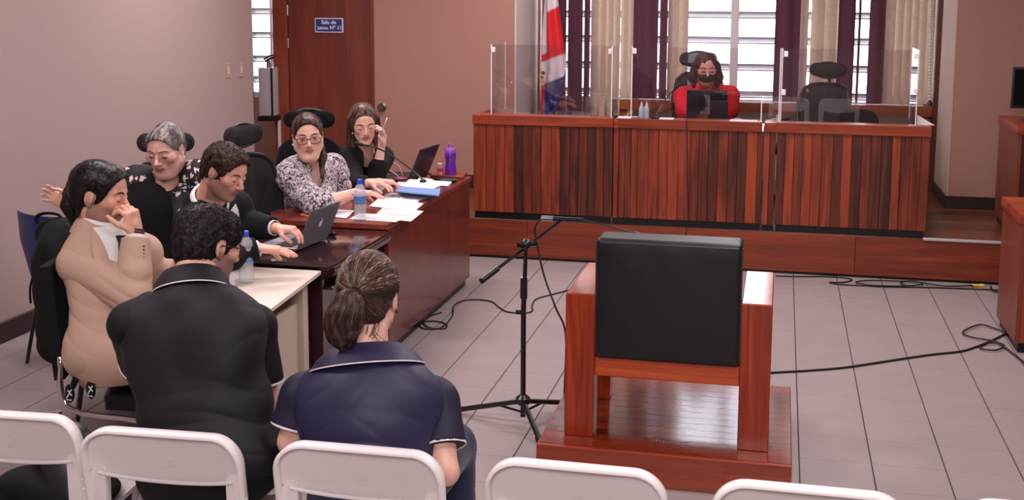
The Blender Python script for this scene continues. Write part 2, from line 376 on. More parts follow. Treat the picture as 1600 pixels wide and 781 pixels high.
# extinguisher box beside the door
ex = thing('fire_extinguisher', 'extinguisher in a clear wall case beside the wooden door frame', 'fire extinguisher', (-4.56, 1.92, .85))
build('case_base', MB().box(-4.66, -4.505, 1.83, 1.98, .855, .90, .006), M_black, ex)
build('case_body', MB().box(-4.652, -4.515, 1.84, 1.975, .90, 1.33, .02), mat('case_clear', (176, 166, 170), .18, spec=.6), ex)
build('strip', MB().box(-4.53, -4.512, 1.832, 1.842, .9, 1.33, .002), M_black, ex)
build('valve', MB().lathe([(.02, 0), (.02, .04), (.012, .05), (.012, .08)], 12, c=(-4.575, 1.9, 1.33)), M_metal, ex)
build('lever', MB().tube([(-4.60, 1.88, 1.38), (-4.56, 1.9, 1.405), (-4.52, 1.9, 1.42)], .009, 6).tube([(-4.61, 1.88, 1.40), (-4.57, 1.9, 1.43), (-4.53, 1.9, 1.44)], .008, 6), M_black, ex)
o = build('conduit', MB().box(-4.53, -4.508, 1.96, 1.988, 0, .853, .003), mat('conduit_white', (200, 192, 196), .4)); tag(o, 'white vertical cable duct under the extinguisher case', 'cable duct')

# ---- blinds and curtains
M_cream = mat('blind_cream', (192, 171, 155), .8, noise=.03, nscale=30); M_mar = mat('curtain_maroon', (92, 50, 68), .85, noise=.06, nscale=50, sheen=.1)
def curtain(x0, x1, amp, nf, y, ph=0, z0=.99, lab='', z1=2.95):
    n = max(8, int(nf * 10))
    o = build('curtain', MB().sheet(lambda s, t: (x0 + (x1 - x0) * s, y + amp * math.sin(2 * math.pi * nf * s + ph) * (1 - .15 * t), z0 + (z1 - z0) * t), n, 4, .002), M_mar, None, 60)
    return tag(o, lab, 'curtain', 'maroon curtains at the louvre window')
def blind(xs, z0, lab, y=3.02):
    t = thing('vertical_blind', lab, 'blind', ((xs[0] + xs[-1]) / 2, y, z0), 'cream vertical blinds at the louvre window')
    build('headrail', MB().box(xs[0], xs[-1], y - .02, y + .02, 2.93, 2.97), M_alu, t)
    for a, b in zip(xs[:-1], xs[1:]):
        a2, b2 = a - .006, b + .004
        build('slat', MB().sheet(lambda s, q: (a2 + (b2 - a2) * s, y + .028 - .050 * s - .012 * math.sin(math.pi * s), z0 + (2.93 - z0) * q), 6, 1, .0015), M_cream, t, 60)
X3 = lambda u: at(u, 100, 3.02).x
curtain(X3(856), X3(886), .025, 1.5, 2.962, 0, .32, 'narrow maroon curtain behind the flag')
curtain(X3(888), X3(911), .022, 1.2, 2.962, 1, .32, 'maroon curtain fold just right of the flag')
curtain(X3(913.5), X3(923), .015, .6, 2.962, 2, .32, 'slim maroon curtain strip touching the first cream blind')
blind([X3(u) for u in (923, 934, 946, 957, 968.5)], .34, 'cream blind of four slats next to the flag side curtains')
blind([X3(u) for u in (969.5, 980, 990)], 1.042, 'short two-slat cream blind before the second maroon curtain')
curtain(X3(990), X3(1028), .02, 1.3, 2.962, 0, 1.04, 'wide maroon curtain with a light slit on its window side')
curtain(X3(1030.5), X3(1043), .014, .7, 2.962, 1, 1.04, 'narrow maroon curtain beside the cream slat near the seated judge')
blind([X3(u) for u in (1043, 1059, 1074)], 1.042, 'cream blind behind the seated judge')
curtain(X3(1209), X3(1248), .02, 1.4, 2.962, .6, 1.04, 'maroon curtain behind the empty office chair headrest')
blind([X3(1248.5), X3(1260)], 1.042, 'single cream slat beside a bright slit of window')
blind([X3(u) for u in (1266, 1285, 1304)], 1.042, 'two-slat cream blind above the empty judge chair')
curtain(X3(1307), X3(1333), .016, 1, 2.962, 0, 1.04, 'maroon curtain left of the narrow bright window gap')
curtain(X3(1338), X3(1342), .004, .5, 2.975, 0, 1.04, 'thin maroon strip hanging in the narrow window gap')
curtain(X3(1355), X3(1380), .016, 1, 2.962, 2, 1.04, 'maroon curtain between window gap and last cream blind')
blind([X3(u) for u in (1380, 1395, 1408, 1420, 1432, 1444, 1456)], 1.042, 'widest cream blind, six slats, at the pier side')
blind([X3(1459.5), X3(1466)], 1.042, 'last narrow cream slat against the dark wooden post', 3.05)
ch = thing('bead_chain', 'white bead chain with weight hanging beside the last blind', 'chain', at(1452, 160, 2.97))
pts = [at(1456 - 4 * i / 40, -40 + 200 * i / 40, 2.97) for i in range(41)]
m_ = MB()
for q in pts: m_.ell(q, (.011, .011, .013), 8)
k = build('beads', m_, mat('bead_white', (215, 205, 205), .4), ch); k['kind'] = 'stuff'
build('cord', MB().tube([pts[0] + Vector((.016, 0, 0)), pts[-1] + Vector((.012, 0, 0))], .006, 6), mat('bead_white', (215, 205, 205), .4), ch)
build('weight', MB().lathe([(.005, -.05), (.02, -.045), (.024, -.01), (.012, .012), (.004, .02)], 12, c=pts[-1] + Vector((.004, 0, -.0))), mat('weight_dark', (60, 50, 60), .2), ch)

# ledge under the window
a, b = at(967, 154, 2.86), at(1466, 167, 2.86)
o = thing('window_ledge', 'brown wooden rail running under the window behind the judges', 'ledge', (-.2, 2.95, .3))
build('rail', MB().box(a.x, 1.15, 2.86, 2.99, .945, 1.035, .006), W_LEDGE, o)
for x in (a.x + .03, -.62, .28, 1.1): build('post', MB().box(x - .03, x + .03, 2.90, 2.96, PZ, .945, .003), W_LEDGE, o)
# ------------------------------------------------------------------ judges' bench
BY = .66
def bench_unit(name, us, u_band, lab, x_end=None):
    xs = [at(u, 250, BY).x for u in us]
    t = thing(name, lab, 'desk', ((xs[0] + xs[-1]) / 2, BY + .3, PZ), "desk units of the judges' bench")
    x0, x1 = xs[0], xs[-1]; b0, b1 = u_band
    build('carcass', MB().box(x0 + .004, x1 - .004, BY + .018, BY + .04, PZ + .05, 1.02).box(x0 + .004, x0 + .03, BY + .04, BY + .56, PZ + .05, 1.02).box(x1 - .03, x1 - .004, BY + .04, BY + .56, PZ + .05, 1.02), W_TRIM, t)
    build('kickboard', MB().box(x0 + .01, x1 - .01, BY + .012, BY + .03, PZ, PZ + .056), M_kick, t)
    for a, b in zip(xs[:-1], xs[1:]):
        build('plank', MB().box(a + .001, b - .001, BY, BY + .018, PZ + .052, 1.02, .002), W_RED, t)
    build('top_band', MB().box(b0, b1, BY - .012, BY + .02, 1.016, 1.088, .003), W_BAND, t)
    build('parapet_top', MB().box(b0 + .004, b1 - .004, BY + .02, BY + .15, 1.06, 1.087, .003).box(b0 + .004, b0 + .03, BY + .15, BY + .60, 1.03, 1.087, .003), W_BAND, t); build('desk_top', MB().box(b0 + .03, b1 - .004, BY + .04, BY + .60, .98, 1.008, .003), W_BAND, t)
    return t
u1 = [739.5, 759.6, 773.6, 789, 803, 817, 831, 845.5, 861, 875, 890, 904, 918, 930.5, 943, 957]
u2 = [967, 976.4, 986, 996, 1013, 1029, 1042.6, 1059.5, 1077.8, 1091.5, 1106, 1121.5, 1137, 1152, 1166, 1183, 1192]
u3 = [1213, 1226, 1240, 1253.6, 1268, 1284, 1301, 1315, 1330, 1346, 1360, 1376.5, 1393.4, 1407, 1422.5, 1438, 1452]
bx = lambda u: at(u, 190, BY - .012).x
bench_unit('judges_desk', u1, (bx(738), bx(958)), "reddish plank-fronted desk unit beside the tan wall and flag")
bench_unit('judges_desk', u2, (bx(967), bx(1191.5)), "reddish plank-fronted desk unit where the judge in red sits")
bench_unit('judges_desk', u3, (bx(1212), bx(1457)), "reddish plank-fronted desk unit before the empty judge chairs")
for a, m_, b, lab in ((957.6, None, 966.4, 'narrow wooden filler between flag-side desk and seated judge desk'), (1192.8, 1202, 1211.4, "narrow wooden filler between seated judge desk and empty chairs' desk")):
    xa, xb = at(a, 250, BY).x, at(b, 250, BY).x
    t = thing('desk_filler', lab, 'panel', ((xa + xb) / 2, BY + .1, PZ), "filler pieces of the judges' bench")
    build('carcass', MB().box(xa + .002, xb - .002, BY + .03, BY + .2, PZ + .04, 1.02), W_TRIM, t)
    qs = [xa, xb] if m_ is None else [xa, at(m_, 250, BY).x, xb]
    for p, q in zip(qs[:-1], qs[1:]): build('plank', MB().box(p + .001, q - .001, BY + .01, BY + .03, PZ + .045, 1.02, .002), W_RED, t)
    build('top_band', MB().box(xa + .001, xb - .001, BY - .006, BY + .2, 1.016, 1.085, .003), W_BAND, t)
    build('kickboard', MB().box(xa, xb, BY + .02, BY + .035, PZ, PZ + .046), M_kick, t)
# acrylic screens
def sheet_part(t, mb): build('sheet', mb, M_acryl, t, None)
def clip(t, x, y, z): build('clip', MB().box(x - .014, x + .014, y - .016, y + .016, z - .02, z + .02, .004), M_aedge, t)
SZ0, SZ1, SY = 1.089, 1.61, BY + .035
def edge(t, x, y, z0=SZ0, z1=SZ1): build('edge', MB().box(x - .0035, x + .0035, y - .0035, y + .0035, z0, z1), M_aedge, t)
s1 = thing('acrylic_screen', 'clear three-sided screen on the desk beside the flag', 'screen', (-1.8, SY, SZ0), 'clear acrylic screens on the bench')
sheet_part(s1, MB().box(-2.24, -1.34, SY, SY + .004, SZ0, SZ1)); sheet_part(s1, MB().box(-2.244, -2.240, SY + .006, SY + .46, SZ0, SZ1)); sheet_part(s1, MB().box(-1.338, -1.334, SY + .006, SY + .40, SZ0, SZ1))
edge(s1, -2.24, SY); edge(s1, -1.336, SY); edge(s1, -2.242, SY + .46); edge(s1, -1.336, SY + .4); clip(s1, -2.225, SY, 1.57); clip(s1, -1.35, SY, 1.57)
s2 = thing('acrylic_screen', 'clear screen in front of the judge wearing red', 'screen', (-.7, SY, SZ0), 'clear acrylic screens on the bench')
sheet_part(s2, MB().box(-1.19, -.145, SY, SY + .004, SZ0, SZ1 - .005)); clip(s2, -1.175, SY, 1.575); edge(s2, -1.19, SY); edge(s2, -.262, SY + .002, SZ0, 1.27); edge(s2, -.140, SY)
sheet_part(s2, MB().box(-.70, -.262, SY + .05, SY + .054, SZ0, 1.27))
s3 = thing('acrylic_screen', 'clear two-sided screen before the empty office chairs', 'screen', (.3, SY, SZ0), 'clear acrylic screens on the bench')
sheet_part(s3, MB().box(-.128, .783, SY, SY + .004, SZ0, SZ1)); sheet_part(s3, MB().box(.783, .787, SY + .006, SY + .42, SZ0, SZ1))
edge(s3, -.128, SY); edge(s3, .785, SY); edge(s3, .785, SY + .42); clip(s3, -.105, SY, 1.57); clip(s3, -.112, SY, 1.30); clip(s3, .765, SY, 1.57); clip(s3, .775, SY, 1.33)
build('foot', MB().prism([(.80, SZ0), (.92, SZ0), (.80, SZ0 + .07)], 1, SY + .05, SY + .054), M_aedge, s3)

# desk on the podium at the frame's edge, its monitor, and the low desk on the tiles
def side_desk(name, x0, x1, y0, y1, z0, z1, lab):
    t = thing(name, lab, 'desk', ((x0 + x1) / 2, (y0 + y1) / 2, z0))
    build('side_panel', MB().box(x0 + .012, x0 + .035, y0 + .01, y1 - .01, z0 + .055, z1 - .06), W_DOOR, t)
    build('kickboard', MB().box(x0 + .03, x1, y0 + .02, y1 - .02, z0, z0 + .06), M_kick, t)
    n = int((x1 - x0) / .075)
    for k in range(n): build('plank', MB().box(x0 + .035 + k * .075 + .001, x0 + .035 + (k + 1) * .075 - .001, y0 + .01, y0 + .03, z0 + .055, z1 - .06, .002), W_RED, t)
    build('top', MB().box(x0, x1, y0, y1, z1 - .06, z1, .005), W_BAND, t); return t
side_desk('clerk_desk', 1.455, 2.4, .74, 1.5, PZ, 1.10, 'wooden desk on the podium past the open passage, edge of frame')
side_desk('witness_desk', 1.18, 2.1, -1.0, -.4, 0, .79, 'low wooden desk on the tiles at the frame edge')
t = thing('monitor', 'black monitor standing on the wooden desk at frame edge', 'monitor', (1.62, 1.0, 1.10))
build('screen', MB().box(1.445, 1.83, .985, 1.015, 1.20, 1.49, .008), M_black, t); build('display', MB().box(1.46, 1.815, .981, .986, 1.22, 1.475), mat('dark_display', (8, 8, 10), .15), t)
build('stand', MB().box(1.60, 1.66, .99, 1.03, 1.11, 1.22, .005).box(1.53, 1.73, .93, 1.09, 1.10, 1.115, .004), M_black, t)

# ------------------------------------------------------------------ tables of the parties
W_TAB = wood('wood_red_table', (76, 26, 20), (116, 48, 36), 2, var=.06, scale=5, rough=.28, coat=.5, figure=.6)
W_TABT = wood('wood_red_table_top', (92, 34, 26), (140, 64, 48), 1, var=.06, scale=5, rough=.25, coat=.6, figure=.6)
M_dark = mat('dark_lacquer', (46, 18, 22), .16, coat=.8, noise=.15, nscale=12)
t = thing('long_table', 'long glossy red-brown table the two seated women share', 'table', (-2.55, -1.05, 0))
TYN, TYF, TXR, TXL = -1.96, -.19, -2.16, -2.92
build('table_top', MB().prism([(TXR, TYF), (TXR, TYN), (TXL + .1, TYN), (TXL - .0, TYN + .2), (TXL, TYF)], 2, .722, .75, .003), W_TABT, t)
build('modesty_panel', MB().box(TXR - .035, TXR - .01, TYN + .05, TYF - .01, .055, .722, .003), W_TAB, t)
build('end_panel', MB().box(TXL + .08, TXR - .04, TYF - .06, TYF - .035, .055, .722, .003), W_TAB, t)
build('end_panel', MB().box(TXL + .15, TXR - .04, TYN + .06, TYN + .085, .055, .722, .003), W_TAB, t)
build('kickboard', MB().box(TXR - .05, TXR - .036, TYN + .07, TYF - .03, 0, .06).box(TXL + .1, TXR - .06, TYF - .07, TYF - .06, 0, .06), M_kick, t)
t = thing('dark_desk', 'dark lacquered desk under the silver laptop', 'desk', (-2.55, -2.4, 0))
build('desk_top', MB().box(-2.72, -2.13, -2.80, -1.985, .70, .722, .006), M_dark, t)
build('top_rim', MB().prism([(-2.20, .64), (-2.14, .665), (-2.126, .69), (-2.14, .700), (-2.20, .700)], 1, -2.80, -1.985), M_dark, t)
build('shelf', MB().box(-2.68, -2.16, -2.75, -1.99, .585, .603, .004), M_dark, t)
build('leg_panel', MB().box(-2.68, -2.20, -2.78, -2.752, 0, .64, .004), M_dark, t)
build('leg_panel', MB().box(-2.68, -2.20, -2.03, -2.00, 0, .64, .004), M_dark, t)
build('modesty_panel', MB().box(-2.30, -2.275, -2.75, -2.04, .12, .585, .003), M_dark, t)
# white desk
M_wd = mat('white_laminate', (214, 202, 190), .35); M_wd2 = mat('beige_metal', (190, 174, 158), .45)
t = thing('white_desk', 'white office desk with metal end frame between the seated men', 'desk', (-2.5, -3.3, 0))
build('desk_top', MB().prism([(-2.18, -2.84), (-2.12, -3.56), (-2.45, -3.74), (-2.73, -3.72), (-2.76, -2.84)], 2, .682, .70, .004), M_wd, t)
build('leg', MB().box(-2.30, -2.235, -2.93, -2.87, .0, .682, .006), M_wd2, t); build('leg', MB().box(-2.30, -2.235, -3.60, -3.54, .0, .682, .006), M_wd2, t)
build('end_panel', MB().box(-2.285, -2.26, -3.54, -2.93, .08, .56, .004), M_wd2, t)
build('rail', MB().box(-2.29, -2.255, -3.56, -2.9, .62, .682, .003), mat('grey_rail', (140, 128, 120), .5), t)
build('leg', MB().box(-2.72, -2.67, -3.3, -2.92, 0, .682, .006), M_wd2, t)
build('back_panel', MB().box(-2.70, -2.30, -2.90, -2.88, .3, .682, .004), M_wd2, t)

# ------------------------------------------------------------------ witness armchair and its platform
W_CH = wood('wood_witness_chair', (120, 32, 10), (190, 76, 30), 2, var=.12, scale=11, rough=.3, coat=.3, figure=1.2)
W_CHY = wood('wood_witness_arm', (138, 60, 36), (190, 104, 70), 1, var=.1, scale=11, rough=.18, coat=.8, figure=1.2)
W_PLX = wood('wood_platform', (84, 24, 11), (156, 62, 30), 0, var=.42, scale=9, rough=.15, coat=1.0)
W_PLF = wood('wood_platform_front', (124, 40, 16), (168, 70, 32), 0, var=.1, scale=9, rough=.28, coat=.5)
PX0, PX1, PY0, PY1, PT = -1.062, -.038, -3.305, -2.32, .142
t = thing('platform', 'low glossy wooden platform under the witness armchair', 'platform', (-.55, -2.8, 0))
build('base', MB().box(PX0 + .02, PX1 - .02, PY0 + .02, PY1 - .02, 0, PT - .02), W_TRIM, t)
build('front_board', MB().box(PX0, PX1, PY0, PY0 + .02, .0, PT - .001, .003), W_PLF, t); build('front_board', MB().box(PX0, PX1, PY1 - .02, PY1, .0, PT - .001, .003), W_PLF, t)
build('side_board', MB().box(PX1 - .02, PX1, PY0 + .02, PY1 - .02, 0, PT - .001, .003), W_PLF, t); build('side_board', MB().box(PX0, PX0 + .02, PY0 + .02, PY1 - .02, 0, PT - .001, .003), W_PLF, t)
n = 13; w_ = (PY1 - PY0 - .04) / n
for k in range(n): build('plank', MB().box(PX0 + .003, PX1 - .003, PY0 + .02 + k * w_ + .0004, PY0 + .02 + (k + 1) * w_ - .0004, PT - .02, PT, .0008), W_PLX, t)
m_ = MB()
for k in range(7): m_.box(-.60 + k * .014, -.592 + k * .014, -3.16, -3.145 + .004 * (k % 2), PT, PT + .0006)
m_.box(-.49, -.455, -3.158, -3.148, PT, PT + .0006); build('worn_label', m_, mat('label_grey', (150, 130, 130), .6), t, None)
t = thing('witness_armchair', 'large black-cushioned wooden armchair seen from behind on its platform', 'armchair', (-.55, -2.9, PT))
LX, RX = (-.968, -.845), (-.255, -.132); AY0, AY1, AZ = -3.18, -2.60, .752
for (a, b) in (LX, RX):
    build('leg', MB().box(a, b, AY0, AY0 + .10, PT, AZ - .0005, .004), W_CH, t); build('leg', MB().box(a, b, AY1 - .10, AY1, PT, AZ - .045, .004), W_CH, t)
    build('armrest', MB().box(a + .0005, b - .0005, AY0 + .002, AY1 + .004, AZ - .045, AZ + .001, .004), W_CHY, t)
build('back_rail', MB().box(LX[1], RX[0], AY0 + .012, AY0 + .06, .405, .487, .003), wood('wood_rail', (136, 40, 14), (210, 96, 42), 0, var=.1, scale=9, rough=.3, coat=.3), t)
build('front_rail', MB().box(LX[1], RX[0], AY1 - .09, AY1 - .04, .33, .41, .003), W_CH, t)
for (a, b) in (LX, RX): build('side_rail', MB().box(a + .04, b - .04, AY0 + .10, AY1 - .10, .33, .41, .003), W_CH, t)
M_leather = mat('black_leather', (26, 24, 28), .38, bump=.15, nscale=420)
def cushion(name, x0, x1, y0, y1, z0, z1, bev, par, m=M_leather):
    bm = bmesh.new(); bmesh.ops.create_cube(bm, size=1)
    for q in bm.verts: q.co = Vector(((x0 + x1) / 2 + q.co.x * (x1 - x0), (y0 + y1) / 2 + q.co.y * (y1 - y0), (z0 + z1) / 2 + q.co.z * (z1 - z0)))
    bmesh.ops.bevel(bm, geom=bm.edges[:], offset=bev, segments=4, affect='EDGES', profile=.5)
    bmesh.ops.subdivide_edges(bm, edges=[e for e in bm.edges if e.calc_length() > .12], cuts=10, use_grid_fill=True)
    c = Vector(((x0 + x1) / 2, (y0 + y1) / 2, (z0 + z1) / 2))
    for q in bm.verts:
        d = q.co - c; fx, fz = d.x / (x1 - x0) * 2, d.z / (z1 - z0) * 2
        q.co.y += .006 * (1 if d.y > 0 else -1) * (1 - fx * fx) * (1 - fz * fz) + .0012 * math.sin(q.co.x * 31 + q.co.z * 23) * (1 if abs(d.y) > .03 else 0)
    m_ = MB(); m_.frombm(bm); return build(name, m_, m, par, 180)
cb = cushion('back_cushion', -.842, -.258, AY0 - .012, AY0 + .15, .487, .992, .018, t)
build('piping', MB().tube([(-.826, AY0 - .012, .974), (-.27, AY0 - .012, .974)], .004, 6), mat('piping', (62, 58, 64), .3), cb)
build('piping', MB().tube([(-.842, AY0 + .004, .50), (-.842, AY0 + .004, .975)], .004, 6).tube([(-.258, AY0 + .004, .50), (-.258, AY0 + .004, .975)], .004, 6), mat('piping', (62, 58, 64), .3), cb)
cushion('seat_cushion', -.842, -.258, AY0 + .155, AY1 + .02, .415, .53, .02, t)

# ------------------------------------------------------------------ microphone stand
t = thing('microphone_stand', 'black tripod boom microphone stand beside the witness platform', 'microphone stand', (-1.24, -2.72, 0))
M_std = mat('stand_black', (20, 20, 22), .28, coat=.3)
B = Vector((-1.245, -2.72, 0)); top_ = at(822, 385, -2.78); hub = Vector((-1.245, -2.72, .11))
build('pole', MB().tube([B + Vector((0, 0, .035)), B + Vector((0, 0, .55)), Vector((top_.x, top_.y, top_.z + .0))], [.0125, .0125, .0085], 12), M_std, t)
build('collar', MB().tube([B + Vector((.002, -.005, .60)), B + Vector((.006, -.02, .70))], .017, 12), M_std, t)
build('knob', MB().tube([B + Vector((-.035, 0, .53)), B + Vector((0, 0, .53))], .011, 10), M_std, t)
build('hub', MB().lathe([(.02, 0), (.034, .01), (.034, .035), (.018, .05)], 16, c=B + Vector((0, 0, .09))), M_std, t)
for e in ((-1.585, -2.66), (-1.05, -2.43), (-1.125, -2.93)):
    E_ = Vector((e[0], e[1], .012)); lg = build('leg', MB().tube([hub, E_ + Vector((0, 0, .004))], .0125, 10), M_std, t)
    build('rubber_foot', MB().tube([E_.lerp(hub, .06), E_.lerp(hub, -.03)], .016, 10), M_black, lg)
    build('brace', MB().tube([B + Vector((0, 0, .055)), E_.lerp(hub, .62)], .006, 6), M_std, t)
b0, b1 = at(755, 437, -3.02), at(878, 343, -2.50)
build('clutch', MB().ell(top_ + Vector((0, 0, .01)), (.026, .026, .026), 14).tube([top_ + Vector((-.03, -.03, .01)), top_ + Vector((.04, .03, .01))], .012, 8), M_std, t)
build('boom', MB().tube([b0, b1], .0075, 10), mat('boom_metal', (70, 70, 74), .22, metal=1), t)
build('counterweight', MB().tube([b0.lerp(b1, -.02), b0.lerp(b1, .17)], .0135, 12), M_std, t)
mic = thing('gooseneck_microphone', 'slim gooseneck microphone on the boom stand beside the witness armchair', 'microphone', b1)
h0, h1 = at(846, 341, -2.50), at(912, 344, -2.50)
build('connector', MB().tube([h0, h0.lerp(h1, .28)], .0135, 12), M_metal, mic); build('body', MB().tube([h0.lerp(h1, .28), h1], [.012, .010], 12), M_std, mic)
hp = at(996, 366, -2.50); gn = smoothpath([h1, at(940, 350, -2.5), at(970, 358, -2.5), hp], 6)
build('gooseneck', MB().tube(gn, .0045, 8), M_std, mic); build('capsule', MB().tube([hp - Vector((.022, 0, -.007)), hp, hp + Vector((.016, 0, -.004))], [.008, .0125, .009], 10), M_black, mic)

# ------------------------------------------------------------------ cables
M_cab = mat('cable_black', (34, 28, 30), .5)
def cable(pts, r, lab, m=M_cab, n=6):
    o = build('cable', MB().tube(smoothpath(pts, n), r, 7), m, None, 60); return tag(o, lab, 'cable')
Zc = .006
cable([h0, at(836, 356, -2.5), at(840, 385, -2.5), at(850, 430, -2.52), at(868, 480, -2.56), at(884, 524, -2.55), Vector((-1.09, -2.50, .05)), Vector((-1.11, -2.25, Zc)), Vector((-1.0, -2.0, Zc)), Vector((-.4, -1.96, Zc))], .0048, 'black cable dropping from the boom microphone to the floor')
loop = [(905, 446), (892, 452), (862, 460), (838, 467), (831, 478), (832, 485), (820, 489), (793, 487), (780, 480), (768, 471), (745, 468), (722, 470), (709, 478), (708, 490), (701, 502), (690, 511), (675, 514), (662, 513), (655, 507), (664, 502), (684, 502), (698, 507), (694, 513), (672, 512), (662, 504), (672, 494), (690, 488)]
cable([atz(u, v, Zc) for u, v in loop], .0045, 'thin black cable looping across tiles beside the long table', n=4)
cable([atz(u, v, Zc) for u, v in [(1180, 586), (1208, 582), (1260, 579), (1320, 574), (1400, 562), (1455, 554), (1500, 549), (1530, 540), (1558, 528), (1590, 511), (1612, 500)]], .0065, 'thick dark cable crossing the tiles from platform to low desk')
cable([atz(u, v, Zc + .006) for u, v in [(1590, 513), (1578, 519), (1560, 515), (1535, 507), (1515, 512), (1504, 520), (1520, 527), (1545, 531), (1563, 536), (1569, 541), (1555, 547), (1535, 545), (1531, 540), (1542, 536), (1560, 537), (1580, 550), (1605, 570)]], .005, 'thinner cable in a loose curl over the thick one', n=4)
cable([atz(u, v, Zc) for u, v in [(1212, 431), (1250, 432), (1290, 432), (1320, 434), (1331, 437), (1318, 441), (1296, 441), (1310, 444), (1345, 446), (1400, 448), (1450, 449), (1510, 451), (1560, 453), (1600, 456)]], .005, 'black cable lying along the foot of the wooden step', n=4)
cable([atz(u, v, Zc + .007) for u, v in [(1420, 447), (1370, 446), (1345, 443), (1338, 440), (1360, 438), (1400, 439), (1430, 440), (1442, 443), (1428, 446), (1412, 445), (1408, 441), (1425, 439), (1450, 443), (1480, 447), (1520, 446)]], .005, 'coiled black cable bunched near the middle of the step foot', n=4)
p = atz(1530, 446, .012); o = build('plug_connector', MB().tube([p - Vector((.05, 0, 0)), p], .009, 10).tube([p, p + Vector((.03, 0, 0))], .013, 10), mat('plug_yellow', (212, 178, 60), .4)); tag(o, 'yellow-tipped cable plug on the tiles at the step foot', 'plug')
cable([atz(u, v, .012) for u, v in [(1548, 447), (1552, 454), (1575, 459), (1600, 460)]], .006, 'short cable curl beside the yellow-tipped plug', n=5)
cable([at(1073, 186, BY - .02), at(1074, 240, BY - .006), at(1075, 330, BY - .006), at(1075, 350, BY - .003), at(1073, 358, PY - .008), at(1070, 374, PY - .006)], .003, 'thin black wire running down the bench front below the judge')

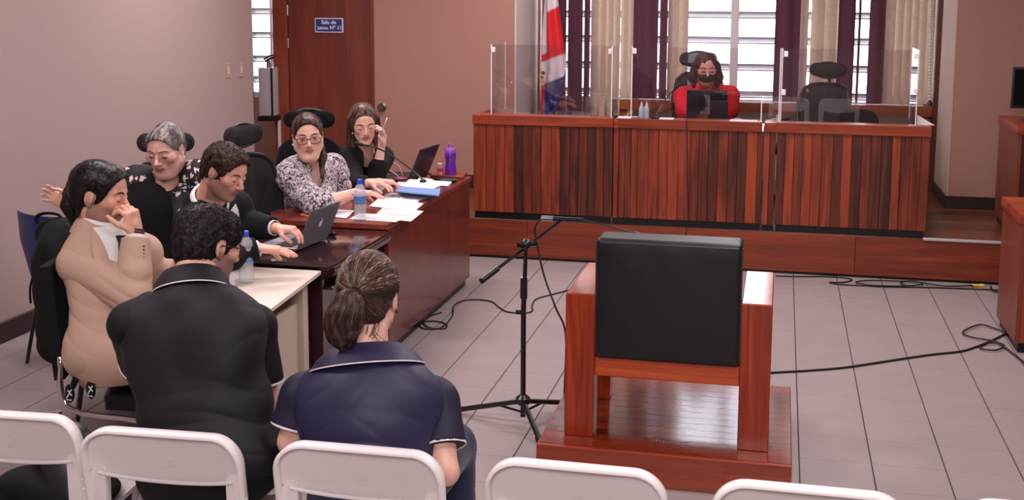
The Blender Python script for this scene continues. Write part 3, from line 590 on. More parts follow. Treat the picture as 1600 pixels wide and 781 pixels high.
# ------------------------------------------------------------------ folding chairs of the public
M_fold = mat('folding_plastic', (234, 226, 226), .4, bump=.05, nscale=500)
def folding_chair():
    W2, H = .232, .80
    def ringpts(w, z0, z1, r, n=10):
        out = [(-w, z0)] + [(-w + r - r * math.cos(a), z1 - r + r * math.sin(a)) for a in [math.pi / 2 * i / n for i in range(n + 1)]]
        return out + [(-x, z) for x, z in reversed(out)]
    def fy(x, z):                       # leaning and dished back
        return -.20 - .16 * (z - .45) + .030 * (1 - (x / W2) ** 2) * (1 if z > .5 else .2)
    t = thing('folding_chair', '', 'chair', (0, 0, 0), 'folding chairs of the front row')
    # frame: flat rim, deep in Y
    m_ = MB(); c = ringpts(W2, .38, H, .085)
    sags = lambda x: -.012 * (1 - (x / W2) ** 2)
    P = []
    for x, z in c:
        z2 = z + (sags(x) if z > H - .1 else 0); P.append((x, z2))
    cen = Vector((0, .60))
    vs = []; n = len(P)
    for i, (x, z) in enumerate(P):
        a, b = P[max(i - 1, 0)], P[min(i + 1, n - 1)]; tx, tz = b[0] - a[0], b[1] - a[1]; l = math.hypot(tx, tz); nx, nz = tz / l, -tx / l   # inward
        y = fy(x, z)
        for (d, yy) in ((0, -.019), (.004, -.0235), (.010, -.0235), (.0125, -.019), (.0125, .012), (.004, .016), (0, .012)):
            vs.append((x + nx * d, y + yy, z + nz * d))
    k = 7; fs = [(i * k + j, i * k + (j + 1) % k, (i + 1) * k + (j + 1) % k, (i + 1) * k + j) for i in range(n - 1) for j in range(k)] + [tuple(range(k)), tuple((n - 1) * k + j for j in range(k))[::-1]]
    m_.add(vs, [f[::-1] for f in fs]); build('frame', m_, M_fold, t, 50)
    # back panel with curved lower edge
    def pf(s, q):
        x = (2 * s - 1) * (W2 - .010); a = 2 * s - 1
        ztop = H - .010 + sags(x) - (0 if abs(x) < W2 - .085 else (.085 - math.sqrt(max(0, .085 ** 2 - (abs(x) - (W2 - .085)) ** 2))))
        zbot = .668 - .032 * (1 - a * a) ** .8
        z = zbot + (ztop - zbot) * q; return (x, fy(x, z) + .004, z)
    build('back_panel', MB().sheet(pf, 26, 8, .005), M_fold, t, 50)
    build('lower_lip', MB().tube([(x, fy(x, .668) - .004, .668 - .032 * (1 - (x / (W2 - .01)) ** 2) ** .8) for x in [(-1 + i / 10) * (W2 - .035) for i in range(21)]], .0075, 8, flat=.8), M_fold, t, 60)
    for s in (-1, 1):
        m2 = MB(); y_ = fy(s * .2, .58)
        m2.prism([(s * (W2 - .012), .50), (s * (W2 - .012), .655), (s * (W2 - .024), .678), (s * (W2 - .048), .678), (s * (W2 - .056), .666), (s * (W2 - .054), .50)][::s], 1, y_ - .018, y_ + .012, .0015)
        build('bracket', m2, M_fold, t, 30)
        m3 = MB()
        for g in range(5): z = .580 + g * .008; m3.box(s * W2 - .0035, s * W2 + .0035, fy(W2, z) - .024, fy(W2, z) + .004, z, z + .0035)
        build('grip_ribs', m3, M_fold, t, None)
        build('leg', MB().tube([(s * (W2 - .006), fy(W2, .40) - .002, .42), (s * (W2 - .006), fy(W2, .4) + .10, .25), (s * (W2 - .006), .16, .0)], [.012, .012, .012], 8, flat=1.4), M_fold, t)
        build('leg', MB().tube([(s * (W2 - .028), .17, .42), (s * (W2 - .028), -.23, .0)], .011, 8, flat=1.4), M_fold, t)
    build('stretcher', MB().tube([(-W2, .13, .055), (W2, .13, .055)], .008, 8), M_fold, t)
    # lower back: the hollow the sitter's back shows through, then the seat
    build('seat', MB().sheet(lambda s, q: ((2 * s - 1) * (W2 - .014), -.19 + .40 * q, .435 + .012 * math.cos(math.pi * (s - .5) * 2) * -1 - (.02 * max(0, q - .9) * 10)), 16, 12, .014), M_fold, t, 60)
    build('lower_band', MB().sheet(lambda s, q: ((2 * s - 1) * (W2 - .012), fy((2 * s - 1) * W2, .45) + .002, .395 + (.075 + .05 * abs(2 * s - 1) ** 4) * q), 20, 4, .005), M_fold, t, 60)
    # moulded emblem on the back: an arch over two short bars with small marks below
    e = MB(); yb_ = lambda x, z: fy(x, z) - .0008
    e.tube([(-.016 + .016 - .016 * math.cos(a), yb_(0, .695), .698 + .012 * math.sin(a)) for a in [math.pi * i / 10 for i in range(11)]], .0013, 5)
    e.box(-.002, .016, yb_(0, .698) - .0015, yb_(0, .698) + .001, .698, .7005).box(-.004, .014, yb_(0, .692) - .0015, yb_(0, .692) + .001, .690, .6925)
    for g in range(6): e.box(-.02 + g * .007, -.016 + g * .007, yb_(0, .678) - .001, yb_(0, .678) + .001, .675, .6795)
    build('emblem', e, M_fold, t, None)
    return t
fc = folding_chair()
rows = [((-2.24, -5.07), .07, 'pale folding chair cut off by the frame edge, nobody in it'), ((-1.735, -5.10), .05, 'pale folding chair the man in the black polo sits on'),
        ((-1.178, -5.08), .02, 'pale folding chair the woman in the navy polo sits on'), ((-.603, -5.065), .0, 'empty pale folding chair directly behind the witness platform'), ((-.03, -5.07), 0, 'empty pale folding chair in front of bare tiles beside the platform')]
for k, ((x, y), rz, lab) in enumerate(rows):
    o = fc if k == 0 else copy_tree(fc)
    a = rz; o.location = (x - .0 + .216 * math.sin(-a) * 1, y + .256 * math.cos(a), 0); o.rotation_euler = (0, 0, a); o['label'] = lab
o = copy_tree(fc, loc=(.54, -5.07 + .256 + .02, 0), rz=0, label='folding chair at the very bottom corner beyond the empty pair')
# ------------------------------------------------------------------ figures: smooth distance fields turned into one continuous mesh each
def V3(p): return np.array(tuple(p), dtype=np.float32)
def frame(fwd, up=(0, 0, 1)):                              # rows: right, forward, up
    f = Vector(fwd).normalized(); u = Vector(up); r = f.cross(u).normalized(); u = r.cross(f).normalized()
    return np.array([tuple(r), tuple(f), tuple(u)], dtype=np.float32)
class Field:
    def __init__(s, h=.005): s.h = h; s.p = []
    def cap(s, a, b, ra, rb=None, k=.015, n=None, fl=1., op='add'):
        s.p.append(('cap', V3(a), V3(b), ra, ra if rb is None else rb, k, None if n is None else V3(Vector(n).normalized()), fl, op)); return s
    def ell(s, c, r, M=None, k=.02, op='add'):
        s.p.append(('ell', V3(c), V3(r), np.eye(3, dtype=np.float32) if M is None else M, k, op)); return s
    def rbx(s, c, hf, M=None, rd=.01, k=.01, op='add'):
        s.p.append(('rbx', V3(c), V3(hf), np.eye(3, dtype=np.float32) if M is None else M, rd, k, op)); return s
    def cut(s, p, n, rad):
        s.p.append(('cut', V3(p), V3(Vector(n).normalized()), rad)); return s
    def bounds(s, q):
        t = q[0]
        if t == 'cap': r = max(q[3], q[4]); return np.minimum(q[1], q[2]) - r, np.maximum(q[1], q[2]) + r
        if t == 'ell': e = np.abs(q[3].T) @ q[2]; return q[1] - e, q[1] + e
        if t == 'rbx': e = np.abs(q[3].T) @ q[2] + q[4]; return q[1] - e, q[1] + e
        return q[1] - q[3], q[1] + q[3]
    def mesh(s, disp=None, adapt=0.0, smooth=0):
        h = s.h; bs = [s.bounds(q) for q in s.p if q[0] != 'cut' and q[-1] == 'add']
        lo = np.min([b[0] for b in bs], 0) - 4 * h; hi = np.max([b[1] for b in bs], 0) + 4 * h
        N = np.ceil((hi - lo) / h).astype(int) + 1; G = np.full(tuple(N), .06, np.float32)
        for q in s.p:
            k = {'cap': 5, 'ell': 4, 'rbx': 5}.get(q[0]); k = q[k] if k else 0
            a, b = s.bounds(q); m = k + 3.2 * h
            i0 = np.clip(np.floor((a - m - lo) / h).astype(int), 0, N - 1); i1 = np.clip(np.ceil((b + m - lo) / h).astype(int) + 1, 1, N)
            if np.any(i1 <= i0): continue
            sl = tuple(slice(x, y) for x, y in zip(i0, i1)); X = [(np.arange(x, y, dtype=np.float32) * h + l) for x, y, l in zip(i0, i1, lo)]
            c = q[1]; dx = X[0][:, None, None] - c[0]; dy = X[1][None, :, None] - c[1]; dz = X[2][None, None, :] - c[2]
            if q[0] == 'cut':
                n = q[2]; d = dx * n[0] + dy * n[1] + dz * n[2]; ins = (dx * dx + dy * dy + dz * dz) < q[3] ** 2
                g = G[sl]; G[sl] = np.where(ins, np.maximum(g, d), g); continue
            if q[0] == 'cap':
                ab = q[2] - c; L2 = max(float(ab @ ab), 1e-9)
                t = np.clip((dx * ab[0] + dy * ab[1] + dz * ab[2]) / L2, 0, 1); ex, ey, ez = dx - t * ab[0], dy - t * ab[1], dz - t * ab[2]
                r2 = ex * ex + ey * ey + ez * ez
                if q[6] is not None:
                    n = q[6]; w_ = ex * n[0] + ey * n[1] + ez * n[2]; r2 = r2 + w_ * w_ * (1 / q[7] ** 2 - 1)
                    rr = q[3] + t * (q[4] - q[3]); d = (np.sqrt(r2) - rr) * (.5 + .5 * q[7])
                else: d = np.sqrt(r2) - (q[3] + t * (q[4] - q[3]))
            else:
                M = q[3]; lx = dx * M[0, 0] + dy * M[0, 1] + dz * M[0, 2]; ly = dx * M[1, 0] + dy * M[1, 1] + dz * M[1, 2]; lz = dx * M[2, 0] + dy * M[2, 1] + dz * M[2, 2]
                r = q[2]
                if q[0] == 'ell':
                    k0 = np.sqrt((lx / r[0]) ** 2 + (ly / r[1]) ** 2 + (lz / r[2]) ** 2); k1 = np.sqrt((lx / r[0] ** 2) ** 2 + (ly / r[1] ** 2) ** 2 + (lz / r[2] ** 2) ** 2)
                    d = k0 * (k0 - 1) / np.maximum(k1, 1e-6)
                else:
                    ax, ay, az = np.abs(lx) - r[0], np.abs(ly) - r[1], np.abs(lz) - r[2]
                    d = np.sqrt(np.maximum(ax, 0) ** 2 + np.maximum(ay, 0) ** 2 + np.maximum(az, 0) ** 2) + np.minimum(np.maximum(ax, np.maximum(ay, az)), 0) - q[4]
            g = G[sl]; k = max(k, 1e-4)
            if q[-1] == 'add': hh = np.maximum(k - np.abs(g - d), 0) / k; G[sl] = np.minimum(g, d) - hh * hh * k * .25
            else: hh = np.maximum(k - np.abs(g + d), 0) / k; G[sl] = np.maximum(g, -d) + hh * hh * k * .25
        vg = openvdb.FloatGrid(.06); vg.copyFromArray(np.clip(G, -.06, .06)); 
        P, T, Q = vg.convertToPolygons(isovalue=0.0, adaptivity=adapt)
        P = P * h + lo; s.V = P.astype(np.float64); s.T = T; s.Q = Q
        if disp is not None:
            me = s.tomesh('tmp'); n = np.empty(len(me.vertices) * 3); me.vertex_normals.foreach_get('vector', n); n = n.reshape(-1, 3); bpy.data.meshes.remove(me)
            s.V = s.V + n * disp(s.V, n)[:, None]
        return s
    def tomesh(s, name, off=(0, 0, 0)):
        me = bpy.data.meshes.new(name); V = s.V - np.array(tuple(off)); nq, nt = len(s.Q), len(s.T)
        me.vertices.add(len(V)); me.vertices.foreach_set('co', V.astype(np.float32).ravel())
        me.loops.add(nq * 4 + nt * 3); me.polygons.add(nq + nt)
        li = np.concatenate([np.asarray(s.Q)[:, ::-1].ravel() if nq else np.zeros(0, int), np.asarray(s.T)[:, ::-1].ravel() if nt else np.zeros(0, int)]).astype(np.int32)
        me.loops.foreach_set('vertex_index', li)
        me.polygons.foreach_set('loop_start', np.concatenate([np.arange(nq) * 4, nq * 4 + np.arange(nt) * 3]).astype(np.int32))
        me.update(calc_edges=True); me.polygons.foreach_set('use_smooth', [True] * (nq + nt)); return me
    def obj(s, name, material, parent, col=None, label=None):
        me = s.tomesh(name, WL[parent.name]); o = bpy.data.objects.new(name, me); COL.objects.link(o); o.parent = parent; WL[o.name] = WL[parent.name]
        me.materials.append(material)
        if col is not None:
            a = me.color_attributes.new('tone', 'FLOAT_COLOR', 'POINT'); c = np.ones((len(s.V), 4), np.float32); c[:, :3] = col(s.V); a.data.foreach_set('color', c.ravel())
        if label: o['label'] = label
        return o
def hl(V, c, M): return (V - np.array(tuple(c))) @ M.T      # world -> head-local
def nz(V, f, seed=0.):                                      # cheap smooth noise in [-1, 1]
    x, y, z = V[:, 0] * f, V[:, 1] * f, V[:, 2] * f; s = seed
    return (np.sin(x * 1.7 + 2.1 * np.sin(y * .9 + s) + s) + np.sin(y * 1.9 + 1.7 * np.sin(z * 1.1 + 1.3 * s) + 2 * s) + np.sin(z * 1.6 + 1.9 * np.sin(x * 1.2 + s * .7) + 3 * s)) / 3
def folds(V, dirn, freq, amp, c, rad, seed=0.):            # parallel cloth folds around a point
    d = np.array(tuple(Vector(dirn).normalized())); r = np.linalg.norm(V - np.array(tuple(c)), axis=1)
    w_ = np.exp(-(r / rad) ** 2); ph = (V @ d) * freq * 2 * np.pi + 1.4 * nz(V, 9, seed); q = np.sin(ph)
    return .75 * amp * w_ * (1.6 * (1 - np.abs(np.sin(ph * .5))) ** 1.6 - .5 + .35 * np.cos(ph * .23 + seed))
def skin_mat(name, base, rough=.48):
    m = bpy.data.materials.new(name); m.use_nodes = True; t = NT(m); b = t.b
    at_ = t.add('ShaderNodeAttribute'); at_.attribute_name = 'tone'; n = t.add('ShaderNodeTexNoise', i_Scale=28.0, i_Detail=5.0); tc = t.add('ShaderNodeTexCoord'); t.ln(tc.outputs['Object'], n.inputs['Vector'])
    mx = t.add('ShaderNodeMix', data_type='RGBA', blend_type='MULTIPLY'); mx.inputs[0].default_value = 1
    t.ln(t.ramp(n.outputs[0], [(.35, (.86, .80, .80, 1)), (.65, (1.06, 1.02, 1.0, 1))]), mx.inputs[7]); t.ln(at_.outputs['Color'], mx.inputs[6]); t.ln(mx.outputs[2], b.inputs['Base Color'])
    b.inputs['Roughness'].default_value = rough; b.inputs['Subsurface Weight'].default_value = .08; b.inputs['Subsurface Radius'].default_value = (.02, .008, .004); b.inputs['Subsurface Scale'].default_value = .3
    return m
M_SKIN = skin_mat('skin', None)
def head_prims(F, c, M, s=1., nose=1., fat=0., ear=True, age=0):
    W = lambda x, y, z: np.array(tuple(c)) + (np.array([x, y, z]) * s) @ M
    R = lambda *r: tuple(np.array(r) * s)
    F.ell(W(0, -.018, .032), R(.073, .094, .082), M, .01)
    F.ell(W(0, .032, .036), R(.060, .052, .056), M, .03 * s)
    F.ell(W(0, .028, -.030), R(.057 + fat * .4, .058, .074), M, .03 * s)
    for q in (-1, 1):
        F.cap(W(q * .048, -.002, -.052), W(q * .018, .056, -.094), (.018 + fat) * s, .018 * s, .03 * s)
        F.ell(W(q * (.040 + fat * .5), .058, -.012), R(.020 + fat * .5, .020, .020), M, .022 * s)
        F.cap(W(q * .013, .083, .026), W(q * .046, .068, .026), .0075 * s, .006 * s, .014 * s)
    F.ell(W(0, .066, -.098), R(.020, .020, .017), M, .02 * s)
    if fat > .006: F.ell(W(0, .030, -.108), R(.045, .045, .022), M, .03 * s)
    F.ell(W(0, .072, -.056), R(.026, .022, .022), M, .016 * s)
    for q in (-1, 1): F.ell(W(q * .031, .098, .004), R(.016, .0175, .0105), M, .010 * s, 'sub')
    F.cap(W(0, .084, .014), W(0, .104 + .004 * nose, -.026), .0068 * s, .0105 * s * nose, .010 * s)
    for q in (-1, 1): F.ell(W(q * .0125, .096, -.031), R(.0085, .010, .0075), M, .005 * s)
    for q in (-1, 1):
        F.cap(W(0, .0955, -.053), W(q * .022, .083, -.0575), .0046 * s, .0022 * s, .003 * s); F.cap(W(0, .094, -.0625), W(q * .019, .084, -.0595), .0056 * s, .0024 * s, .003 * s)
        F.ell(W(q * .031, .0755, .0035), R(.0150, .0135, .0125), M, .0025 * s)
        if ear:
            F.ell(W(q * .0745, -.012, -.004), R(.0075, .018, .031), M, .006 * s); F.ell(W(q * .0825, -.008, .000), R(.006, .010, .016), M, .004 * s, 'sub')
            F.ell(W(q * .0735, -.008, -.030), R(.006, .009, .009), M, .006 * s)
    return F
def skin_col(c, M, s, base, beard=0., lips=(150, 78, 74), mouth=True, brow=None):
    base = np.array(s2l(base)); lip = np.array(s2l(lips)); brd = base * np.array([.17, .15, .17])
    def f(V):
        L = hl(V, c, M) / s; C = np.tile(base, (len(V), 1)); x, y, z = L[:, 0], L[:, 1], L[:, 2]
        face = (y > .0) & (np.abs(z) < .14) & (np.abs(x) < .09)
        red = np.exp(-((np.abs(x) - .040) ** 2 + (z + .020) ** 2) / .0006) * face; C *= (1 + red[:, None] * np.array([.05, -.09, -.08]))
        nr = np.exp(-(x ** 2 + (z + .026) ** 2) / .0003) * (y > .09); C *= (1 + nr[:, None] * np.array([.02, -.05, -.04]))
        if beard:
            b = np.clip((-.018 - z - .35 * (y - .05)) / .02, 0, 1) * (y > -.02) * (z > -.14); b = np.maximum(b, np.exp(-(x ** 2 / .0009 + (z + .043) ** 2 / .00005)) * (y > .07)); b = b * beard * (np.abs(x) < .09)
            C = C * (1 - b[:, None]) + brd * b[:, None]
        if mouth:
            m = np.clip(1.3 - np.sqrt((x / .021) ** 2 + ((z + .058) / .0088) ** 2), 0, .3) / .3 * (y > .075); C = C * (1 - m[:, None] * .8) + lip * m[:, None] * .8
            ml = np.exp(-((z + .0578) / .0011) ** 2) * (np.abs(x) < .021) * (y > .075); C *= (1 - .62 * ml[:, None])
        for q in (-1, 1):
            ex, ez = x - q * .031, z - .0035; sh = np.exp(-(ex ** 2 / .00022 + ez ** 2 / .00010)) * (y > .05); C *= (1 - sh[:, None] * np.array([.08, .12, .10]))
            ls = np.exp(-((ez + .0045 - 9 * ex ** 2) / .0013) ** 2) * (np.abs(ex) < .0145) * (y > .05); C *= (1 - .80 * ls[:, None])
            if brow is not None:
                bz = .0225 + .006 * (1 - ((ex - q * .002) / .02) ** 2); br = np.exp(-((z - bz) / .0030) ** 2) * (np.abs(ex - q * .001) < .0215) * (y > .045); C = C * (1 - .85 * br[:, None]) + np.array(s2l(brow)) * .85 * br[:, None]
            ns = np.exp(-((x - q * .008) ** 2 + (z + .0385) ** 2) / .00001) * (y > .09); C *= (1 - .6 * ns[:, None])
        return C
    return f
def hand_prims(F, w, d, n, side, s=1., curl=(.3, .3, .3), spread=.05, thumb=(.5, .5), per=None):
    """w wrist, d towards the knuckles, n out of the palm, side = direction of the thumb"""
    w, d, n = Vector(w), Vector(d).normalized(), Vector(n); n = (n - d * n.dot(d)).normalized(); sd = Vector(side); sd = (sd - d * sd.dot(d) - n * sd.dot(n)).normalized()
    M = np.array([tuple(sd), tuple(n), tuple(d)], dtype=np.float32)
    F.rbx(w + d * .050 * s, (.028 * s, .004 * s, .034 * s), M, .010 * s, .010 * s); F.cap(w, w + d * .04 * s, .023 * s, .022 * s, .012 * s, n, .8)
    F.cap(w + d * .02 * s + sd * .016 * s + n * .006 * s, w + d * .05 * s + sd * .026 * s + n * .006 * s, .015 * s, .013 * s, .01 * s)
    offs = (.031, .0105, -.0105, -.030); lens = (.070, .078, .072, .057); tips = []
    for k, (o, L) in enumerate(zip(offs, lens)):
        c1, c2, c3 = (per[k] if per else curl)
        p = w + d * (.086 - .004 * abs(k - 1)) * s + sd * o * s; a = 0; r = (.0092 - .0007 * (k == 3)) * s
        for frac, c in ((.46, c1), (.30, c2), (.24, c3)):
            a += c; dr = (d * math.cos(a) + n * math.sin(a) + sd * spread * (1.5 - k)).normalized(); q = p + dr * L * s * frac
            F.cap(p, q, r, r * .92, .004); p = q; r *= .92
        tips.append(p)
    p = w + d * .030 * s + sd * .030 * s + n * .004 * s
    t1 = (d * .62 + sd * .72 + n * thumb[0]).normalized(); q = p + t1 * .036 * s; F.cap(p, q, .0125 * s, .0105 * s, .008)
    t2 = (d * .85 + sd * (.42 - thumb[1]) + n * (thumb[0] + .1)).normalized(); r_ = q + t2 * .030 * s; F.cap(q, r_, .0105 * s, .0095 * s, .004)
    t3 = (d * .9 + sd * (.15 - thumb[1]) + n * (thumb[0] + .15)).normalized(); F.cap(r_, r_ + t3 * .022 * s, .0095 * s, .008 * s, .004)
    return tips
class Person:
    def __init__(s, label, base, hips, neck, fwd, sw, hc, hf, hup=(0, 0, 1), hs=1., group=None, name='person'):
        s.root = thing(name, label, 'person', base, group); s.hips, s.neck = Vector(hips), Vector(neck)
        s.U = (s.neck - s.hips).normalized(); f = Vector(fwd); s.F = (f - s.U * f.dot(s.U)).normalized(); s.R = s.F.cross(s.U).normalized()
        s.M = np.array([tuple(s.R), tuple(s.F), tuple(s.U)], dtype=np.float32); s.hc = Vector(hc); s.HM = frame(hf, hup); s.hs = hs
        s.sh = {q: s.neck - s.U * .055 + s.R * sw * q for q in (-1, 1)}; s.arm = {}; s.leg = {}; s.sw = sw
        s.L = (s.neck - s.hips).length
    def T(s, x, y, z): return s.hips + s.R * x + s.F * y + s.U * z         # torso coordinates
    def H(s, x, y, z): return s.hc + Vector(tuple((np.array([x, y, z]) * s.hs) @ s.HM))
    def trunk(s, F, g=0., w=1., dp=1., belly=0., bust=0., z0=-.06):        # g: growth for cloth
        L = s.L; M = s.M
        F.ell(s.T(0, 0, .02), (.165 * w + g, .120 * dp + g, .13 + g), M, .04)
        F.ell(s.T(0, .01 + belly * .4, L * .34), (.148 * w + g + belly * .5, .108 * dp + g + belly, .17 + g), M, .06)
        F.ell(s.T(0, .00, L * .70), (.162 * w + g, .108 * dp + g, .17 + g), M, .06)
        m = s.T(0, -.01, L - .07)
        for q in (-1, 1): F.cap(m, m.lerp(s.sh[q], .85), .062 + g, .056 + g, .05)
        F.cap(s.T(0, -.01, L - .06), s.T(0, -.005, L - .005), .075 + g * .5, .054 + g * .5, .04)
        if bust:
            for q in (-1, 1): F.ell(s.T(q * .075, .085 * dp, L * .66), (.068 + g, .055 + g + bust, .065 + g), M, .04)
    def arms(s, F, g=0., f=1., upto=(1, 1), which=(-1, 1), kf=1.):
        for q in which:
            if q not in s.arm: continue
            e, w_ = Vector(s.arm[q][0]), Vector(s.arm[q][1]); sh = s.sh[q]
            F.cap(s.sh[q].lerp(s.neck, .18) - s.U * .005, sh, .050 * f + g, .052 * f + g, .03)
            t1, t2 = upto
            F.cap(sh, sh.lerp(e, t1), .053 * f + g, (.053 + (.043 - .053) * t1) * f + g * kf, .02)
            if t2 > 0:
                F.cap(e, e.lerp(w_, min(.35, t2)), .042 * f + g, .041 * f + g, .012)
                if t2 > .35: F.cap(e.lerp(w_, .35), e.lerp(w_, t2), .041 * f + g, (.041 - .015 * (t2 - .35) / .65) * f + g, .01)
    def legs(s, F, g=0., f=1., down=1.):
        for q in s.leg:
            hj = s.hips + s.R * q * .09; kn, an = Vector(s.leg[q][0]), Vector(s.leg[q][1])
            F.cap(hj, kn, .085 * f + g, .060 * f + g, .03); F.cap(kn, kn.lerp(an, .4 * down), .058 * f + g, .056 * f + g, .02)
            if down > .4: F.cap(kn.lerp(an, .4), kn.lerp(an, down), .056 * f + g, .040 * f + g, .01)
    def body(s, tone, h=.005, w=1., dp=1., af=1., beard=0., fat=0., nose=1., lips=(150, 78, 74), ear=True, legs=False, brow=None, mouth=True, neck_r=.052):
        F = Field(h); s.trunk(F, -.008, w, dp); s.arms(F, -.002, af)
        if legs: s.legs(F, -.012)
        F.cap(s.H(0, -.028, -.055), s.neck + s.U * .0, neck_r * s.hs, (neck_r + .006) * s.hs, .02)
        head_prims(F, s.hc, s.HM, s.hs, nose, fat, ear)
        for q in s.arm:
            if len(s.arm[q]) > 2: 
                k = s.arm[q][2]; s.tips = hand_prims(F, s.arm[q][1], **k)
        F.mesh(); return F.obj('body', M_SKIN, s.root, skin_col(s.hc, s.HM, s.hs, tone, beard, lips, mouth, brow))
def shoes(P, col=(24, 20, 20)):
    for q in P.leg:
        a = Vector(P.leg[q][1]); f = Vector(P.leg[q][2]) if len(P.leg[q]) > 2 else P.F; f = Vector((f.x, f.y, 0)).normalized()
        F = Field(.006); z = a.z - .045
        F.ell((a.x + f.x * .06, a.y + f.y * .06, max(z, .032)), (.045, .13, .034), frame(f), .01); F.cap(a, Vector((a.x, a.y, max(z, .04))), .042, .044, .02); F.cut((a.x, a.y, .002), (0, 0, -1), .3)
        F.mesh(); F.obj('shoe', mat('shoe_%d_%d' % (col[0], col[1]), col, .35), P.root)
# cloth with its own slight weave and print
def cloth(name, col, rough=.8, sheen=.15, wscale=900, bump=.12, spec=.3):
    if name in MATS: return MATS[name]
    m = mat(name, col, rough, spec=spec, sheen=sheen); t = NT(m); n = t.add('ShaderNodeTexNoise', i_Scale=float(wscale), i_Detail=2.0); tc = t.add('ShaderNodeTexCoord'); t.ln(tc.outputs['Object'], n.inputs['Vector']); t.bump(n.outputs[0], bump, .001); return m
def printed(name, cols, scale, kind='voronoi', rough=.75):
    if name in MATS: return MATS[name]
    m = bpy.data.materials.new(name); m.use_nodes = True; t = NT(m); tc = t.add('ShaderNodeTexCoord')
    n0 = t.add('ShaderNodeTexNoise', i_Scale=scale * .9, i_Detail=3.0, i_Distortion=1.5); t.ln(tc.outputs['Object'], n0.inputs['Vector'])
    if kind == 'paisley': f = n0.outputs[0]
    else:
        vo = t.add('ShaderNodeTexVoronoi', i_Scale=scale); ad = t.add('ShaderNodeVectorMath', operation='MULTIPLY_ADD'); ad.inputs[1].default_value = (.06, .06, .06); t.ln(n0.outputs['Color'], ad.inputs[0]); t.ln(tc.outputs['Object'], ad.inputs[2]); t.ln(ad.outputs[0], vo.inputs['Vector'])
        mu = t.add('ShaderNodeMath', operation='MULTIPLY_ADD'); mu.inputs[1].default_value = .6; t.ln(n0.outputs[0], mu.inputs[0]); t.ln(vo.outputs['Distance'], mu.inputs[2]); f = mu.outputs[0]
    t.ln(t.ramp(f, cols), t.b.inputs['Base Color']); t.b.inputs['Roughness'].default_value = rough; MATS[name] = m; return m
def hairmat(name, c1, c2, rough=.38, scale=160, pos=(.4, .62)):
    if name in MATS: return MATS[name]
    m = bpy.data.materials.new(name); m.use_nodes = True; t = NT(m); at_ = t.add('ShaderNodeAttribute'); at_.attribute_name = 'tone'
    mp = t.add('ShaderNodeMapping'); mp.inputs['Scale'].default_value = (scale, scale, 6); t.ln(at_.outputs['Color'], mp.inputs[0])
    n = t.add('ShaderNodeTexNoise', i_Scale=1.0, i_Detail=4.0); t.ln(mp.outputs[0], n.inputs['Vector'])
    t.ln(t.ramp(n.outputs[0], [(pos[0], C4(c1)), (pos[1], C4(c2))]), t.b.inputs['Base Color']); t.b.inputs['Roughness'].default_value = rough; t.b.inputs['Specular IOR Level'].default_value = .22; t.bump(n.outputs[0], .2, .002); MATS[name] = m; return m
def strands(P, name, paths, r, m, parent=None, tone=None):
    mb = MB()
    for p in paths:
        k = len(p); mb.tube(p, [r * (1 - .75 * (i / (k - 1)) ** 2) for i in range(k)], 3, cap=False)
    o = build(name, mb, m, parent or P.root, 180)
    if tone is not None:
        me = o.data; a = me.color_attributes.new('tone', 'FLOAT_COLOR', 'POINT'); c = np.ones((len(me.vertices), 4), np.float32); i = 0
        for p, t_ in zip(paths, tone): c[i:i + 3 * len(p), :3] = t_; i += 3 * len(p)
        a.data.foreach_set('color', c.ravel())
    o['kind'] = 'stuff'; return o
def ring(P, name, c, axis, r, tube, m, flat=None, n=28, sx=1., up=None, arc=(0, 2 * math.pi), label=None):
    ax = Vector(axis).normalized(); u = Vector(up) if up is not None else ax.orthogonal(); u = (u - ax * u.dot(ax)).normalized(); v = ax.cross(u)
    full = arc[1] - arc[0] > 6.28; pts = [Vector(c) + (u * math.cos(a) * sx + v * math.sin(a)) * r for a in [arc[0] + (arc[1] - arc[0]) * i / n for i in range(n + 1)]]
    return build(name, MB().tube(pts, tube, 8), m, P.root if hasattr(P, 'root') else P, 180, label=label)
def eye(P, q, look=(0, 0), openn=1., iris=(40, 24, 16)):
    """open eye: white almond with iris set just proud of the lids"""
    s = P.hs; M = Matrix([tuple(r) for r in P.HM]).transposed().to_4x4()
    c = P.H(q * .031, .0765, .0038); mb = MB(); mb.ell(c, (.0118 * s, .0128 * s, .0052 * s * openn), 16, M)
    o = build('eye', mb, mat('eye_white', (205, 196, 190), .2), P.root, 180)
    c2 = P.H(q * .031 + look[0] * .004, .0868, .0035 + look[1] * .003); m2 = MB(); m2.ell(c2, (.0050 * s, .0032 * s, .0048 * s * openn), 12, M); build('iris', m2, mat('iris_%d' % iris[0], iris, .12), o, 180)
    lid = [P.H(q * .031 + x, .0872 - 18 * x * x, .0038 + (.0062 - 28 * x * x) * openn) for x in (-.0135, -.009, -.0045, 0, .0045, .009, .0135)]
    build('lash', MB().tube(lid, [.0008, .0013, .0016, .0016, .0016, .0013, .0008], 6), mat('lash', (30, 18, 16), .5), o, 180)
